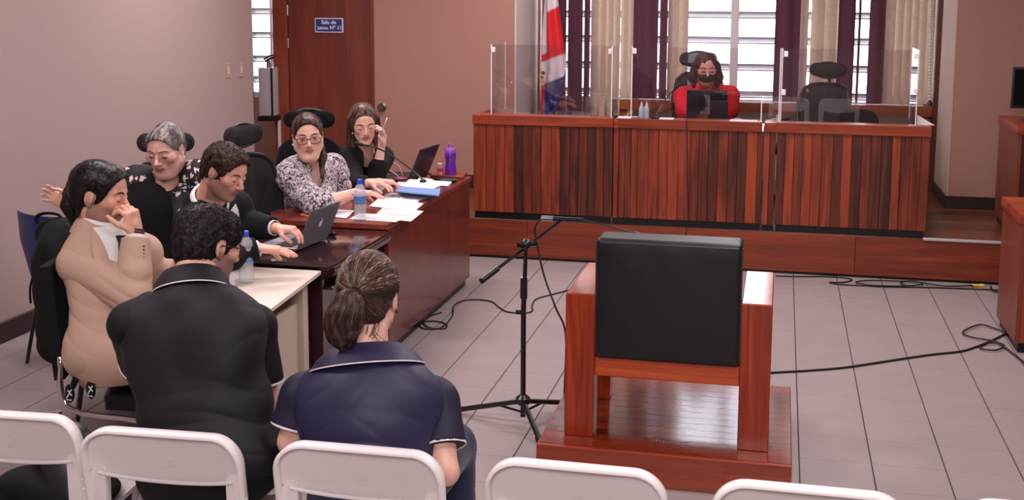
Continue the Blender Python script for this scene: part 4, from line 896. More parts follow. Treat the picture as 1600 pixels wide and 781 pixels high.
def glasses(P, col, thick=.0016, w=.026, hgt=.017, rimless=False, y=.099, z=.000):
    s = P.hs; g = build('glasses', MB().tube([P.H(-.006, y, z + .006), P.H(0, y + .003, z + .008), P.H(.006, y, z + .006)], thick * s, 6), mat('glasses_%d' % col[0], col, .25), P.root, 180)
    mr = mat('glasses_%d' % col[0], col, .25)
    for q in (-1, 1):
        c = q * (w + .006); pts = []
        for i in range(25):
            a = 2 * math.pi * i / 24; ca, sa = math.cos(a), math.sin(a); e = .75
            x = c + w * math.copysign(abs(ca) ** e, ca); zz = z - .002 + hgt * math.copysign(abs(sa) ** e, sa); pts.append(P.H(x, y - .006 * (abs(x) / .06) ** 2, zz))
        build('rim', MB().tube(pts, thick * s * (.6 if rimless else 1), 6, cap=False), mr, g, 180)
        lens = MB(); lens.add([tuple(p) for p in pts[:-1]], [tuple(range(24))]); build('lens', lens, M_glass, g, None)
        build('temple', MB().tube([P.H(c + q * w, y - .008, z + .006), P.H(q * .076, .03, z + .006), P.H(q * .079, -.012, z + .004), P.H(q * .077, -.022, z - .012)], thick * s, 6), mr, g, 180)
    return g

def features(P, col, lash=True, bw=.0021):
    s = P.hs; mb_ = mat('brow_%d_%d' % (col[0], col[1]), col, .8); ml = mat('lash', (30, 18, 16), .5)
    for q in (-1, 1):
        pts = [P.H(q * x, y, z) for x, y, z in ((.012, .0905, .0245), (.020, .0895, .0275), (.030, .0865, .0295), (.040, .081, .0285), (.0485, .0735, .0245))]
        build('eyebrow', MB().tube(smoothpath(pts, 3), [bw * s * r for r in (.8, .95, 1.1, 1.2, 1.25, 1.25, 1.2, 1.15, 1.1, 1, .9, .75, .5)], 6), mb_, P.root, 180)
        if lash:
            pts = [P.H(q * .031 + x, .0757 + .0137 * math.sqrt(max(0, 1 - (x / .0152) ** 2 - .30)) if abs(x) < .0125 else .0775, .0035 - .0070 + 14 * x * x) for x in (-.0128, -.009, -.0045, 0, .0045, .009, .0128)]
            build('eyelash', MB().tube(pts, [.0007 * s, .0012 * s, .0015 * s, .0015 * s, .0015 * s, .0012 * s, .0007 * s], 6), ml, P.root, 180)

def sleeves(P, m, g, f, t1, cutat, kf, disp, rr=.115, blend=.10):
    for q in P.arm:
        S = Field(.0055); S.cap(P.sh[q].lerp(P.neck, blend), P.sh[q], .048 * f + g, .053 * f + g, .03); e = Vector(P.arm[q][0])
        S.cap(P.sh[q], P.sh[q].lerp(e, t1), .053 * f + g, (.053 - .010 * t1) * f + g * kf, .02); S.cut(P.sh[q].lerp(e, cutat), e - P.sh[q], rr); S.mesh(disp); S.obj('sleeve', m, P.root)
from mathutils.bvhtree import BVHTree
camR, camF = Vector(rt), Vector(fw)                       # used only as compass directions of the room
def dirn(r, f, z=0): return Vector((camR.x * r + camF.x * f, camR.y * r + camF.y * f, z)).normalized()
def bvh(F):
    return BVHTree.FromPolygons([tuple(p) for p in F.V], [tuple(int(i) for i in q) for q in list(F.Q) + list(F.T)])
def drape(P, tree, fn, nu, nv, t, name, m, back=False, off=.004, parent=None, label=None, org=None, dr=None):
    """a thin layer laid on the cloth: fn(s,q) -> torso (x, z)"""
    def f(s, q):
        x, z = fn(s, q)[:2]; D_ = (P.F if back else -P.F) if dr is None else dr; o = P.T(x, -.6 if back else .6, z) if org is None else org(x, z)
        h = tree.ray_cast(o, D_); p = h[0] if h[0] is not None else P.T(x, -.12 if back else .12, z); return p - D_ * off
    return build(name, MB().sheet(f, nu, nv, t), m, parent or P.root, 70, label=label)
def collar(P, c, ax, fr, r0, h, flare, m, gap=.35, sx=1.12, trim=None, drop=.004, name='collar'):
    ax = Vector(ax).normalized(); fr = Vector(fr); fr = (fr - ax * fr.dot(ax)).normalized(); sd = fr.cross(ax); c = Vector(c)
    prof = [(0, 0), (.002, h * .5), (.001, h * .95), (.006, h * 1.03), (.012, h * .95), (flare * .7, h * .35), (flare, -drop)]
    def f(s, q):
        a = gap + (2 * math.pi - 2 * gap) * s; k = q * (len(prof) - 1); i = min(int(k), len(prof) - 2); u = k - i; r = prof[i][0] + (prof[i + 1][0] - prof[i][0]) * u; z = prof[i][1] + (prof[i + 1][1] - prof[i][1]) * u
        e = max(0, math.cos(a)); d = fr * math.cos(a) * (r0 + r + .012 * e) + sd * math.sin(a) * (r0 + r) * sx
        return c + d + ax * (z - .028 * e * e - (.02 * e * e * q))
    o = build(name, MB().sheet(f, 40, 12, .0025), m, P.root, 70)
    if trim is not None: build('piping', MB().tube([Vector(f(i / 40, 1)) for i in range(41)], .0021, 6), trim, o, 180)
    return o
def cuffring(P, e, w_, t, r, m, name='cuff', L=.012, thick=.0022):
    e, w_ = Vector(e), Vector(w_); d = (w_ - e).normalized(); c = e.lerp(w_, t); u = d.orthogonal().normalized(); v = d.cross(u)
    return build(name, MB().sheet(lambda s, q: c + (u * math.cos(6.2832 * s) + v * math.sin(6.2832 * s)) * r + d * L * (q - .5), 24, 2, thick), m, P.root, 70)
T_TAN, T_LIGHT, T_DEEP = (220, 170, 150), (228, 182, 164), (176, 124, 104)

# =========== man in the black polo shirt, seated with his back to us
P = Person('person in a black polo shirt with white collar trim, seated with back to us', (-1.74, -4.75, .46), (-1.74, -4.82, .57), atd(300, 448, 3.62), dirn(.15, 1), .19,
           atd(327, 384, 3.72), dirn(.62, .72, -.30), dirn(.12, .25, 1.), 1.03)
P.sh = {1: atd(396, 512, 3.64), -1: atd(206, 506, 3.56)}
P.arm[1] = (atd(414, 642, 3.66), atd(442, 676, 3.92), dict(d=dirn(.1, 1, -.3), n=(0, 0, -1), side=dirn(-1, 0)))
P.arm[-1] = (atd(228, 592, 4.0), atd(290, 625, 4.15), dict(d=dirn(.3, 1, -.3), n=(0, 0, -1), side=dirn(1, 0)))
P.leg = {1: ((-1.53, -4.34, .53), (-1.50, -4.28, .09)), -1: ((-2.02, -4.40, .53), (-2.08, -4.30, .09))}
P.body(T_TAN, .005, w=1.1, dp=1.05, af=1.08, beard=.75, ear=True, neck_r=.060)
F = Field(.006); P.trunk(F, .014, 1.26, 1.12, .02)
for q in (-1, 1): F.ell(P.T(q * .10, -.06, P.L * .66), (.10, .07, .15), P.M, .05)
F.cap(P.T(0, -.02, P.L - .05), P.neck, .09, .064, .05)
F.cut(P.neck - P.U * .0, P.U, .09)
ca = P.T(.12, -.10, .10); cb_ = P.T(.17, -.02, P.L * .72); cc = P.T(-.05, -.12, .05)
F.mesh(lambda V, n: folds(V, P.T(.3, 0, 1) - P.hips, 12, .005, ca, .15, 1) + folds(V, P.T(-.5, 0, 1) - P.hips, 12, .003, cb_, .12, 2) + folds(V, P.T(.1, 0, 1) - P.hips, 13, .006, cc, .16, 3) + .002 * nz(V, 16, 4))
M_polo = cloth('polo_black', (25, 22, 29), .6, .0, 1400, .15, .35)
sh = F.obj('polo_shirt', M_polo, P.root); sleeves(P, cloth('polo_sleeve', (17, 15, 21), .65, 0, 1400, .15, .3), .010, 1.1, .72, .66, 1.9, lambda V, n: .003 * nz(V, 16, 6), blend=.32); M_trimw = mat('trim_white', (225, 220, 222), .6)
collar(P, P.neck + P.U * .000 - P.F * .002, P.U + P.F * .2, P.F, .066, .046, .040, M_polo, .45, 1.18, M_trimw, .020)
for q in (-1, 1): cuffring(P, P.sh[q], P.arm[q][0], .655, .0715, M_trimw, 'sleeve_trim', .006)
F = Field(.007); F.ell(P.hips - P.U * .02, (.20, .16, .12), P.M, .04); P.legs(F, .012, 1.08, .97)
F.mesh(lambda V, n: folds(V, (1, .5, 0), 16, .006, P.leg[1][0], .2, 2) + .003 * nz(V, 14)); F.obj('trousers', cloth('trousers_black', (18, 17, 21), .8, 0), P.root); shoes(P)
def short_hair(P, name, m, front=.085, low=-.045, thick=.012, cut_f=(.0, .098, -.035), cut_r=(.075, .062, .082), side=-.02, n=2200, len_=.016, r=.0009, part=None, seed=3, crown=(0, -.03, .1), wavy=.0, jit=.3, lift=1.):
    F = Field(.0045); s = P.hs; M = P.HM; H = P.H
    F.ell(H(0, -.018, .034), tuple(np.array((.073 + thick, .094 + thick, .082 + thick)) * s), M, .01)
    F.ell(H(0, -.045, -.02), tuple(np.array((.066 + thick * .6, .062 + thick * .6, .07)) * s), M, .03)
    F.ell(H(0, .040, .055), tuple(np.array((.056 + thick, .044 + thick * .8, .045 + thick)) * s), M, .03)
    F.ell(H(*cut_f), tuple(np.array(cut_r) * s), M, .008, 'sub'); F.rbx(H(0, 0, low - .07), tuple(np.array((.12, .045, .06)) * s), M, .01, .02, 'sub')
    for q in (-1, 1): F.ell(H(q * .078, -.008, -.012), tuple(np.array((.018, .026, .036)) * s), M, .004, 'sub')
    F.rbx(H(0, -.06, low - .115), tuple(np.array((.1, .09, .06)) * s), M, .01, .02, 'sub')
    F.mesh(lambda V, n_: (.0022 + wavy) * nz(V, 95, seed) + (.0015 + wavy * .5) * nz(V, 210, seed + 2))
    ht = lambda V: hl(V, P.hc, P.HM) * np.array([1, .4, .4]) + .5
    o = F.obj(name, m, P.root, ht); rng = random.Random(seed); me = F.tomesh('t'); N = np.empty(len(me.vertices) * 3); me.vertex_normals.foreach_get('vector', N); N = N.reshape(-1, 3); bpy.data.meshes.remove(me)
    paths = []; tone = []; L = hl(F.V, P.hc, P.HM); cr = np.array(crown)
    outside = np.where((np.linalg.norm(L - np.array([0, -.018, .03]), axis=1) > .078 * s))[0]
    for _ in range(n):
        i = int(rng.choice(outside)); p = Vector(F.V[i]); nn = Vector(N[i]); d = L[i] - cr; d /= max(1e-6, np.linalg.norm(d)); d = Vector(tuple(d @ P.HM)); d = (d - nn * d.dot(nn)); d = d.normalized() if d.length > 1e-5 else nn
        d = (d + Vector((rng.gauss(0, jit), rng.gauss(0, jit), rng.gauss(0, jit)))).normalized(); l = len_ * rng.uniform(.6, 1.3) * s
        paths.append([p - nn * .001, p + d * l * .5 + nn * .0028 * lift, p + d * l + nn * .0015 * (2 * lift - 1)]); t_ = rng.random(); tone.append((t_, t_ * .6, t_))
    strands(P, 'hair_strands', paths, r * s, m, o, tone); return o
M_hblk = hairmat('hair_black', (14, 10, 11), (44, 34, 34), .55, 120)
short_hair(P, 'hair', M_hblk, thick=.010, n=4500, len_=.015, wavy=.0006)
for x in (-.004, .0, .004): pass
glasses(P, (26, 24, 28), .0018)

# =========== woman in the navy polo shirt with ponytail, back to us
P = Person('person in a navy polo shirt with a highlighted ponytail, back to us', (-1.2, -4.75, .46), (-1.215, -4.83, .57), atd(574, 572, 3.42), dirn(.0, 1), .172,
           atd(578, 462, 3.47), dirn(.16, .95, -.12), dirn(0, .05, 1), 1.05)
P.sh = {1: atd(680, 628, 3.43), -1: atd(474, 622, 3.43)}
P.arm[1] = (atd(694, 735, 3.34), atd(702, 742, 3.60), dict(d=dirn(-.4, 1, -.2), n=(0, 0, -1), side=dirn(-1, 0)))
P.arm[-1] = (atd(456, 690, 3.42), atd(470, 700, 3.70), dict(d=dirn(.4, 1, -.2), n=(0, 0, -1), side=dirn(1, 0)))
P.leg = {1: ((-1.12, -4.36, .53), (-1.10, -4.42, .09)), -1: ((-1.36, -4.36, .53), (-1.36, -4.30, .09))}
P.body(T_LIGHT, .005, w=1.0, dp=.95, af=.98, brow=(60, 40, 34), neck_r=.056)
F = Field(.006); P.trunk(F, .014, 1.06, 1.0, 0, .01)
F.ell(P.T(0, -.04, P.L * .6), (.20, .09, .16), P.M, .05)
F.cut(P.neck + P.U * .004, P.U, .085)
F.mesh(lambda V, n: folds(V, P.T(.7, 0, 1) - P.hips, 12, .003, P.T(.10, -.1, P.L * .62), .12, 1) + folds(V, P.T(-.7, 0, 1) - P.hips, 11, .003, P.T(-.10, -.1, P.L * .66), .12, 2.5) + folds(V, P.T(.15, 0, 1) - P.hips, 13, .004, P.T(.02, -.12, P.L * .25), .15, 3) + .002 * nz(V, 15, 4))
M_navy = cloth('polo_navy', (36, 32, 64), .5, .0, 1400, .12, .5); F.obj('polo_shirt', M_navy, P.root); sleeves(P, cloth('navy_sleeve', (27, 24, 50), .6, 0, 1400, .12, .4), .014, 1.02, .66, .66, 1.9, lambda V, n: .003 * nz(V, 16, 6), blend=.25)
collar(P, P.neck + P.U * .010, P.U + P.F * .12, P.F, .073, .046, .060, M_navy, .5, 1.25, M_trimw, .016)
for q in (-1, 1): cuffring(P, P.sh[q], P.arm[q][0], .655, .0725, M_trimw, 'sleeve_trim', .006)
F = Field(.007); F.ell(P.hips - P.U * .02, (.19, .15, .12), P.M, .04); P.legs(F, .012, 1.05, .97); F.mesh(lambda V, n: .003 * nz(V, 14)); F.obj('trousers', cloth('trousers_navy', (38, 42, 66), .8), P.root); shoes(P)
# hair: combed cap + tied ponytail of many strands
M_hbr = hairmat('hair_highlighted', (46, 30, 28), (168, 132, 110), .36, 60, (.42, .72)); M_hdk = hairmat('hair_dark_brown', (34, 22, 22), (84, 60, 54), .4, 60)
s = P.hs; H = P.H; F = Field(.0045)
F.ell(H(0, -.020, .034), (.084 * s, .106 * s, .094 * s), P.HM, .01); F.ell(H(0, -.055, -.025), (.066 * s, .050 * s, .05 * s), P.HM, .03)
F.ell(H(0, .105, -.035), (.085 * s, .068 * s, .086 * s), P.HM, .008, 'sub'); F.rbx(H(0, 0.02, -.11), (.12, .06, .07), P.HM, .01, .02, 'sub')
for q in (-1, 1): F.ell(H(q * .080, -.006, -.010), (.018, .027, .034), P.HM, .004, 'sub')
tie = H(-.006, -.118, .024)
F.mesh(); o = F.obj('hair', M_hdk, P.root, lambda V: np.stack([np.arctan2(*(hl(V, tie, P.HM)[:, [0, 2]].T)) * .35 + .5, np.linalg.norm(hl(V, tie, P.HM), axis=1), np.zeros(len(V))], 1)); TR = bvh(F)
rng = random.Random(5); paths = []; tone = []
for _ in range(1900):
    a = rng.uniform(0, 2 * math.pi); el = rng.uniform(-.15, 1.0); y = rng.choice([rng.uniform(-.08, .06), rng.uniform(.0, .075)])
    st = H(.10 * math.cos(a) * .9, y, .035 + .105 * math.sin(a)) if math.sin(a) > -.35 else H(.08 * math.cos(a), -.03 - .04 * rng.random(), -.06)
    pts = []
    for k in range(9):
        t = k / 8; q = st.lerp(tie, t); c0 = H(0, -.02, .02); d_ = (q - c0).normalized(); h = TR.ray_cast(c0 + d_ * .3, -d_)
        if h[0] is None or (h[0] - c0).length < .05: continue
        pts.append(h[0] + d_ * (.0015 + .0025 * rng.random() * math.sin(math.pi * t)))
    if len(pts) > 4:
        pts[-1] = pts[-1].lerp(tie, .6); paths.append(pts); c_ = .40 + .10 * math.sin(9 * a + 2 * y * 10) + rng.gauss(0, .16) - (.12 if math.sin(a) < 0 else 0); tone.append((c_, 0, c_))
def hairmat2(name, stops, rough=.34):
    m = bpy.data.materials.new(name); m.use_nodes = True; t = NT(m); at_ = t.add('ShaderNodeAttribute'); at_.attribute_name = 'tone'; t.ln(t.ramp(at_.outputs['Fac'], stops), t.b.inputs['Base Color']); t.b.inputs['Roughness'].default_value = rough; return m
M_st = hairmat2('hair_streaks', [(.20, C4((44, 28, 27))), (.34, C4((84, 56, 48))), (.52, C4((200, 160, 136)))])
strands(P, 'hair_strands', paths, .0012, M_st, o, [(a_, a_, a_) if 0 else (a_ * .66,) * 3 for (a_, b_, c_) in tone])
pt = Field(.005); pend = [tie, H(-.014, -.150, .000), H(-.026, -.152, -.045), H(-.034, -.142, -.085), H(-.030, -.130, -.122)]
pend[0] = tie
for a_, b_, r1, r2 in ((0, 1, .018, .036), (1, 2, .036, .052), (2, 3, .052, .044), (3, 4, .044, .014)): pt.cap(pend[a_], pend[b_], r1, r2, .02, tuple(P.HM[1]), .6)
pt.mesh(lambda V, n: .0015 * np.sin(hl(V, tie, P.HM)[:, 0] * 700)); po = pt.obj('ponytail', M_hdk, P.root, lambda V: hl(V, tie, P.HM) * np.array([1, 1, .1]) + .5)
paths = []; tone = []
for _ in range(1100):
    a = rng.uniform(0, 6.283); rr = rng.uniform(.75, 1.12); w1 = rng.uniform(.85, 1.1); pp = []
    for k, (c, r) in enumerate(zip(smoothpath(pend, 2), (.016, .028, .040, .049, .053, .051, .044, .032, .016))):
        pp.append(c + Vector(tuple(P.HM[0])) * math.cos(a) * r * rr + Vector(tuple(P.HM[1])) * math.sin(a) * r * .62 * rr - Vector((0, 0, 1)) * (.012 * rng.random() if k > 6 else 0))
    paths.append(pp); c_ = max(.05, min(.5, rng.gauss(.26, .10))); tone.append((c_,) * 3)
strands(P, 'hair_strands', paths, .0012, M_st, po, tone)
build('hair_tie', MB().tube([tie + Vector(tuple(P.HM[1])) * (-.006) + (Vector(tuple(P.HM[0])) * math.cos(a) + Vector(tuple(P.HM[2])) * math.sin(a)) * .016 for a in [i * .349 for i in range(19)]], .005, 8), mat('hair_tie', (30, 24, 28), .6), po, 180)
paths = []
for k in range(16):
    x = -.05 + .1 * rng.random(); a = H(x, -.085 + abs(x) * .5, -.055); paths.append(smoothpath([a, H(x + rng.gauss(0, .01), -.092, -.085), H(x + rng.gauss(0, .018), -.085, -.115), H(x + rng.gauss(0, .022), -.08, -.135 - .02 * rng.random())], 3))
strands(P, 'loose_wisps', paths, .0011, mat('wisp', (40, 26, 24), .4), o)
build('earring', MB().ell(P.H(.080, -.008, -.040), (.004, .005, .007), 10), mat('earring_dark', (60, 20, 26), .2), P.root, 180)

def suit(P, cloth_m, shirt_m, tie_m, w, dp, belly, af, fold, hem=-.16, vx=.075, vtop=.02, sc=1.0, extra=False, hw=.185):
    """jacket, shirt front, tie and lapels"""
    F = Field(.006); P.trunk(F, .020, w, dp, belly); F.ell(P.T(0, .02, hem + .10), (hw * w, .135 * dp, .17), P.M, .05)
    for q in P.arm:
        S = Field(.006); S.cap(P.sh[q].lerp(P.neck, .10), P.sh[q], .070 * af, .074 * af, .03); P.arms(S, .023, af, (1, .90), (q,), kf=1.1)
        S.p = [c for c in S.p if not (c[0] == 'cap' and abs(c[3] - (.050 * af + .023)) < 1e-6)]
        S.cut(Vector(P.arm[q][0]).lerp(Vector(P.arm[q][1]), .93), Vector(P.arm[q][1]) - Vector(P.arm[q][0]), .085); S.mesh(fold); S.obj('sleeve', cloth_m, P.root)
    if extra: F.cap(P.T(.06, .0, -.0), P.T(.06, .0, 0).lerp(Vector(P.leg[1][0]), .34), .125, .115, .04)
    F.cut(P.T(0, 0, hem), -P.U, .26); F.cut(P.neck - P.U * .004, P.U - P.F * .5, .085)
    F.mesh(fold); j = F.obj('jacket', cloth_m, P.root); L = P.L
    F2 = Field(.012); P.trunk(F2, .020, w, dp, belly); F2.ell(P.T(0, .0, hem + .10), (.185 * w, .145 * dp, .17), P.M, .05); F2.mesh(); tr = bvh(F2)
    z1, z0 = L - .01, L * .30
    collar(P, P.neck - P.U * .004, P.U + P.F * .30, P.F, .078, .036, .034, cloth_m, .75, 1.15, None, .022, 'jacket_collar')
    drape(P, tr, lambda s, q: ((2 * s - 1) * (.012 + vx * q), z0 + (z1 - z0) * q), 10, 14, .002, 'shirt_front', shirt_m, off=.004)
    if tie_m is not None:
        drape(P, tr, lambda s, q: ((2 * s - 1) * (.010 + .020 * (1 - q) ** .6) * (1 if q < .93 else 1.3), z0 + .02 + (z1 - z0 - .075) * q), 4, 14, .004, 'necktie', tie_m, off=.008)
        drape(P, tr, lambda s, q: ((2 * s - 1) * (.012 + .008 * q), z1 - .075 + .035 * q), 4, 3, .012, 'tie_knot', tie_m, off=.012)
    for k in (-1, 1):
        drape(P, tr, lambda s, q: (k * (.012 + vx * q + (.006 + .050 * math.sin(math.pi * min(1, q * 1.05)) ** .7) * s), z0 + (z1 - z0) * q + .01 * s), 4, 16, .003, 'lapel', cloth_m, off=.007)
    return tr, F
def shirt_collar(P, m, r0=.062, h=.040, fl=.022, gap=.12, up=.0):
    return collar(P, P.neck + P.U * up, P.U + P.F * .18, P.F, r0, h, fl, m, gap, 1.12, None, .006)
M_shirt = cloth('dress_shirt', (226, 222, 224), .7)
# =========== man in the tan suit, profile, hand at his mouth
P = Person('person in a tan suit and dark tie, chin on hand at the white desk', (-2.78, -3.86, .46), atd(174, 548, 4.60), atd(162, 354, 4.66), dirn(.76, -.65), .175,
           atd(157, 304, 4.62), dirn(1, -.06, -.20), dirn(.22, 0, 1), 1.06)
P.sh = {1: atd(124, 412, 4.56), -1: atd(222, 396, 4.80)}
P.arm[1] = (atd(208, 462, 4.50), atd(212, 366, 4.56), dict(d=dirn(-.18, 0, 1), n=dirn(-1, .35, -.1), side=dirn(-.45, -.85, 0), s=1.02, per=((.9, .9, .5), (.75, .9, .6), (.7, .95, .6), (.7, 1.0, .6)), thumb=(.55, .0), spread=.02))
P.arm[-1] = (atd(232, 432, 4.88), atd(282, 424, 4.80), dict(d=dirn(1, -.2, -.05), n=(0, 0, -1), side=dirn(0, -1, 0), curl=(.4, .4, .3)))
P.leg = {1: (atd(300, 575, 4.50), atd(300, 668, 4.45)), -1: (atd(318, 560, 4.80), atd(330, 650, 4.7))}
P.body(T_TAN, .004, w=1., dp=1.0, af=1.05, beard=.62, brow=(26, 18, 18), nose=1.15, neck_r=.056)
M_tansuit = cloth('suit_tan', (186, 154, 137), .85, .0)
tr, F_ = suit(P, M_tansuit, M_shirt, cloth('tie_navy', (24, 26, 40), .5), .93, .90, .0, 1.08,
   lambda V, n: folds(V, (.5, 0, 1), 17, .007, P.arm[1][0], .12, 1) + folds(V, P.T(0, .8, 1) - P.hips, 15, .004, P.T(.14, .02, P.L * .25), .14, 3) + .001 * nz(V, 14, 1), hem=-.135, extra=True, hw=.135)
shirt_collar(P, M_shirt, .066, .040, .024, up=.022)
side = dict(org=lambda y, z: P.T(.6, y, z), dr=-P.R)
drape(P, tr, lambda s, q: (-.06 + .13 * s, .015 + .028 * q), 6, 3, .004, 'pocket_flap', M_tansuit, off=.003, **side)
drape(P, tr, lambda s, q: (-.105 + .012 * s, -.13 + .20 * q), 2, 6, .002, 'vent_edge', M_tansuit, off=.001, **side)
e, w_ = Vector(P.arm[1][0]), Vector(P.arm[1][1]); cuffring(P, e, w_, .955, .036, M_shirt, 'shirt_cuff', .014, .003)
for k in range(4):
    c = e.lerp(w_, .66 + .06 * k) + dirn(.35, -.9) * .0 + dirn(.62, -.55) * .060; build('button', MB().ell(c, (.0045, .0045, .0045), 8), mat('button_brown', (70, 50, 42), .4), P.root, 180)
ring(P, 'bracelet', e.lerp(w_, 1.02), w_ - e, .030, .004, mat('bracelet_red', (110, 40, 34), .6)); ring(P, 'bracelet', e.lerp(w_, 1.06), w_ - e, .029, .0035, mat('bracelet_dark', (40, 26, 26), .5))
F = Field(.007); F.ell(P.hips - P.U * .02, (.18, .14, .11), P.M, .04); P.legs(F, .012, 1., .97); F.mesh(lambda V, n: .003 * nz(V, 14)); F.obj('trousers', cloth('trousers_tan', (172, 146, 126), .82), P.root); shoes(P)
features(P, (24, 16, 16), True, .0026)
M_slick = hairmat('hair_slick_black', (9, 7, 9), (32, 24, 26), .38, 50)
short_hair(P, 'hair', M_slick, thick=.012, cut_f=(.0, .108, -.010), cut_r=(.105, .082, .098), n=300, len_=.016, crown=(0, .12, .07), jit=.06, lift=.3, wavy=-.0010)
s = P.hs; F = Field(.0045); F.cap(P.H(0, -.085, .01), P.H(0, -.098, -.06), .045 * s, .036 * s, .03); F.cap(P.H(.02, -.098, -.06), P.H(.03, -.072, -.122), .034 * s, .010 * s, .02); F.cap(P.H(.055, -.045, -.01), P.H(.052, -.052, -.085), .020 * s, .007, .02)
F.mesh(lambda V, n: .001 * np.sin(hl(V, P.hc, P.HM)[:, 0] * 500)); F.obj('hair_back', M_slick, P.root, lambda V: hl(V, P.hc, P.HM) * np.array([1, .4, .2]) + .5)
# =========== someone hidden behind him: hair bun, scrunchie and a raised hand are all that shows
P = Person('person almost hidden behind the tan suit, only hair bun and hand showing', (-3.25, -3.25, .44), atd(158, 470, 5.35), atd(150, 352, 5.3), dirn(.9, .3), .15, atd(146, 306, 5.3), dirn(.95, .1, -.2), (0, 0, 1), .86)
P.arm[-1] = (atd(128, 380, 5.6), atd(104, 318, 5.62), dict(d=dirn(-.8, 0, .45), n=dirn(.1, -1, .1), side=dirn(.2, -.1, 1), s=.85, curl=(.35, .5, .4), spread=.14)); P.arm[1] = (atd(150, 420, 5.2), atd(190, 430, 5.1), dict(d=dirn(1, 0), n=(0, 0, -1), side=dirn(0, 1)))
P.leg = {1: (atd(225, 468, 5.2), atd(225, 560, 5.1)), -1: (atd(230, 460, 5.45), atd(232, 545, 5.4))}
P.body(T_TAN, .0055, w=.85, dp=.85, af=.85)
F = Field(.007); P.trunk(F, .012, .87, .87); P.arms(F, .012, .9, (1, .3)); F.mesh(); F.obj('blouse', cloth('blouse_dark', (40, 34, 40), .8), P.root)
F = Field(.008); F.ell(P.hips, (.15, .13, .1), P.M, .04); P.legs(F, .01, .9, .97); F.mesh(); F.obj('trousers', cloth('trousers_black', (18, 17, 21), .8, 0), P.root); shoes(P)
F = Field(.005); F.ell(P.H(0, -.018, .034), (.074, .094, .082), P.HM, .01); F.ell(P.H(0, .11, -.04), (.085, .075, .09), P.HM, .01, 'sub'); b = atd(111, 305, 5.25); F.cap(P.H(0, -.08, .0), b.lerp(P.H(0, -.08, 0), .3), .035, .022, .02); F.ell(b, (.038, .038, .048), None, .01)
F.mesh(); F.obj('hair', M_slick, P.root, lambda V: hl(V, P.hc, P.HM) + .5)
M_scr = printed('scrunchie', [(.42, C4((60, 60, 90))), (.5, C4((200, 180, 190))), (.6, C4((150, 90, 110)))], 60)
sc = atd(118, 300, 5.2); sa = dirn(1, .2, .1); build('scrunchie', MB().tube([sc + (sa.orthogonal().normalized() * math.cos(a) + sa.cross(sa.orthogonal().normalized()) * math.sin(a)) * .026 * (1 + .12 * math.sin(5 * a)) for a in [i * .262 for i in range(25)]], .010, 8), M_scr, P.root, 180)

# =========== bearded man in the dark suit at the laptop
P = Person('person with a short beard in a dark suit typing at the silver laptop', (-2.88, -2.68, .46), (-2.90, -2.66, .57), atd(326, 318, 5.55), dirn(.86, -.32), .185, atd(352, 268, 5.45), dirn(.84, -.42, -.42), dirn(.3, -.1, 1), 1.04)
P.sh = {1: atd(298, 352, 5.30), -1: atd(368, 322, 5.72)}
P.arm[1] = (atd(352, 400, 5.22), atd(404, 388, 5.28), dict(d=dirn(1, .1, -.10), n=(0, 0, -1), side=dirn(.2, 1, 0), curl=(.18, .15, .1), spread=.05, s=1.05))
P.arm[-1] = (atd(385, 352, 5.72), atd(430, 356, 5.60), dict(d=dirn(.95, -.1, -.08), n=(0, 0, -1), side=dirn(.2, -1, 0), curl=(.45, .5, .3), spread=.06, s=1.02))
P.leg = {1: ((-2.45, -2.62, .55), (-2.42, -2.6, .09)), -1: ((-2.45, -2.40, .55), (-2.42, -2.42, .09))}
P.body(T_TAN, .0045, w=1.05, dp=1.05, af=1.05, beard=.6, brow=(50, 32, 28), fat=.004, nose=1.1, neck_r=.062)
M_blk = cloth('suit_black', (17, 16, 22), .85, .0)
suit(P, M_blk, M_shirt, cloth('tie_black', (22, 20, 26), .5), 1.12, 1.08, .03, 1.08, lambda V, n: folds(V, (1, 0, .4), 11, .005, P.arm[-1][0], .13, 1) + .003 * nz(V, 13, 2))
shirt_collar(P, M_shirt, .072, .036, .024, up=.018)
for q in (-1, 1): cuffring(P, P.arm[q][0], P.arm[q][1], .955, .035, M_shirt, 'shirt_cuff', .018, .003)
F = Field(.008); F.ell(P.hips, (.19, .15, .11), P.M, .04); P.legs(F, .012, 1., .97); F.mesh(); F.obj('trousers', M_blk, P.root); shoes(P)
features(P, (44, 28, 24), True, .0026)
M_hdb = hairmat('hair_dark', (26, 15, 13), (66, 42, 36), .55, 120)
short_hair(P, 'hair', M_hdb, thick=.013, cut_f=(.0, .110, -.012), cut_r=(.100, .080, .100), n=1500, len_=.016, wavy=.001)

# =========== woman in the floral blouse
P = Person('person with grey combed-back hair in a black and white floral blouse', (-3.35, -2.30, .46), atd(262, 440, 6.15), atd(265, 266, 6.05), dirn(.12, -1), .17, atd(259, 234, 5.90), dirn(-.18, -1, -.30), (0, 0, 1), 1.08)
P.sh = {1: atd(213, 284, 5.98), -1: atd(311, 276, 6.05)}
P.arm[1] = (atd(190, 385, 6.0), atd(240, 430, 5.8), dict(d=dirn(.6, -.8), n=(0, 0, -1), side=dirn(.8, .3))); P.arm[-1] = (atd(335, 370, 6.1), atd(300, 430, 5.8), dict(d=dirn(-.6, -.8), n=(0, 0, -1), side=dirn(-.8, .3)))
P.leg = {1: ((-3.25, -2.78, .55), (-3.25, -2.85, .09)), -1: ((-3.0, -2.72, .55), (-2.98, -2.72, .09))}
P.body((230, 182, 168), .005, w=1.15, dp=1.15, af=1.1, fat=.012, brow=(110, 84, 76), nose=1.05, neck_r=.064)
M_flor = printed('print_floral', [(.55, C4((226, 206, 208))), (.60, C4((190, 160, 164))), (.64, C4((24, 18, 24))), (1.0, C4((18, 14, 20)))], 23)
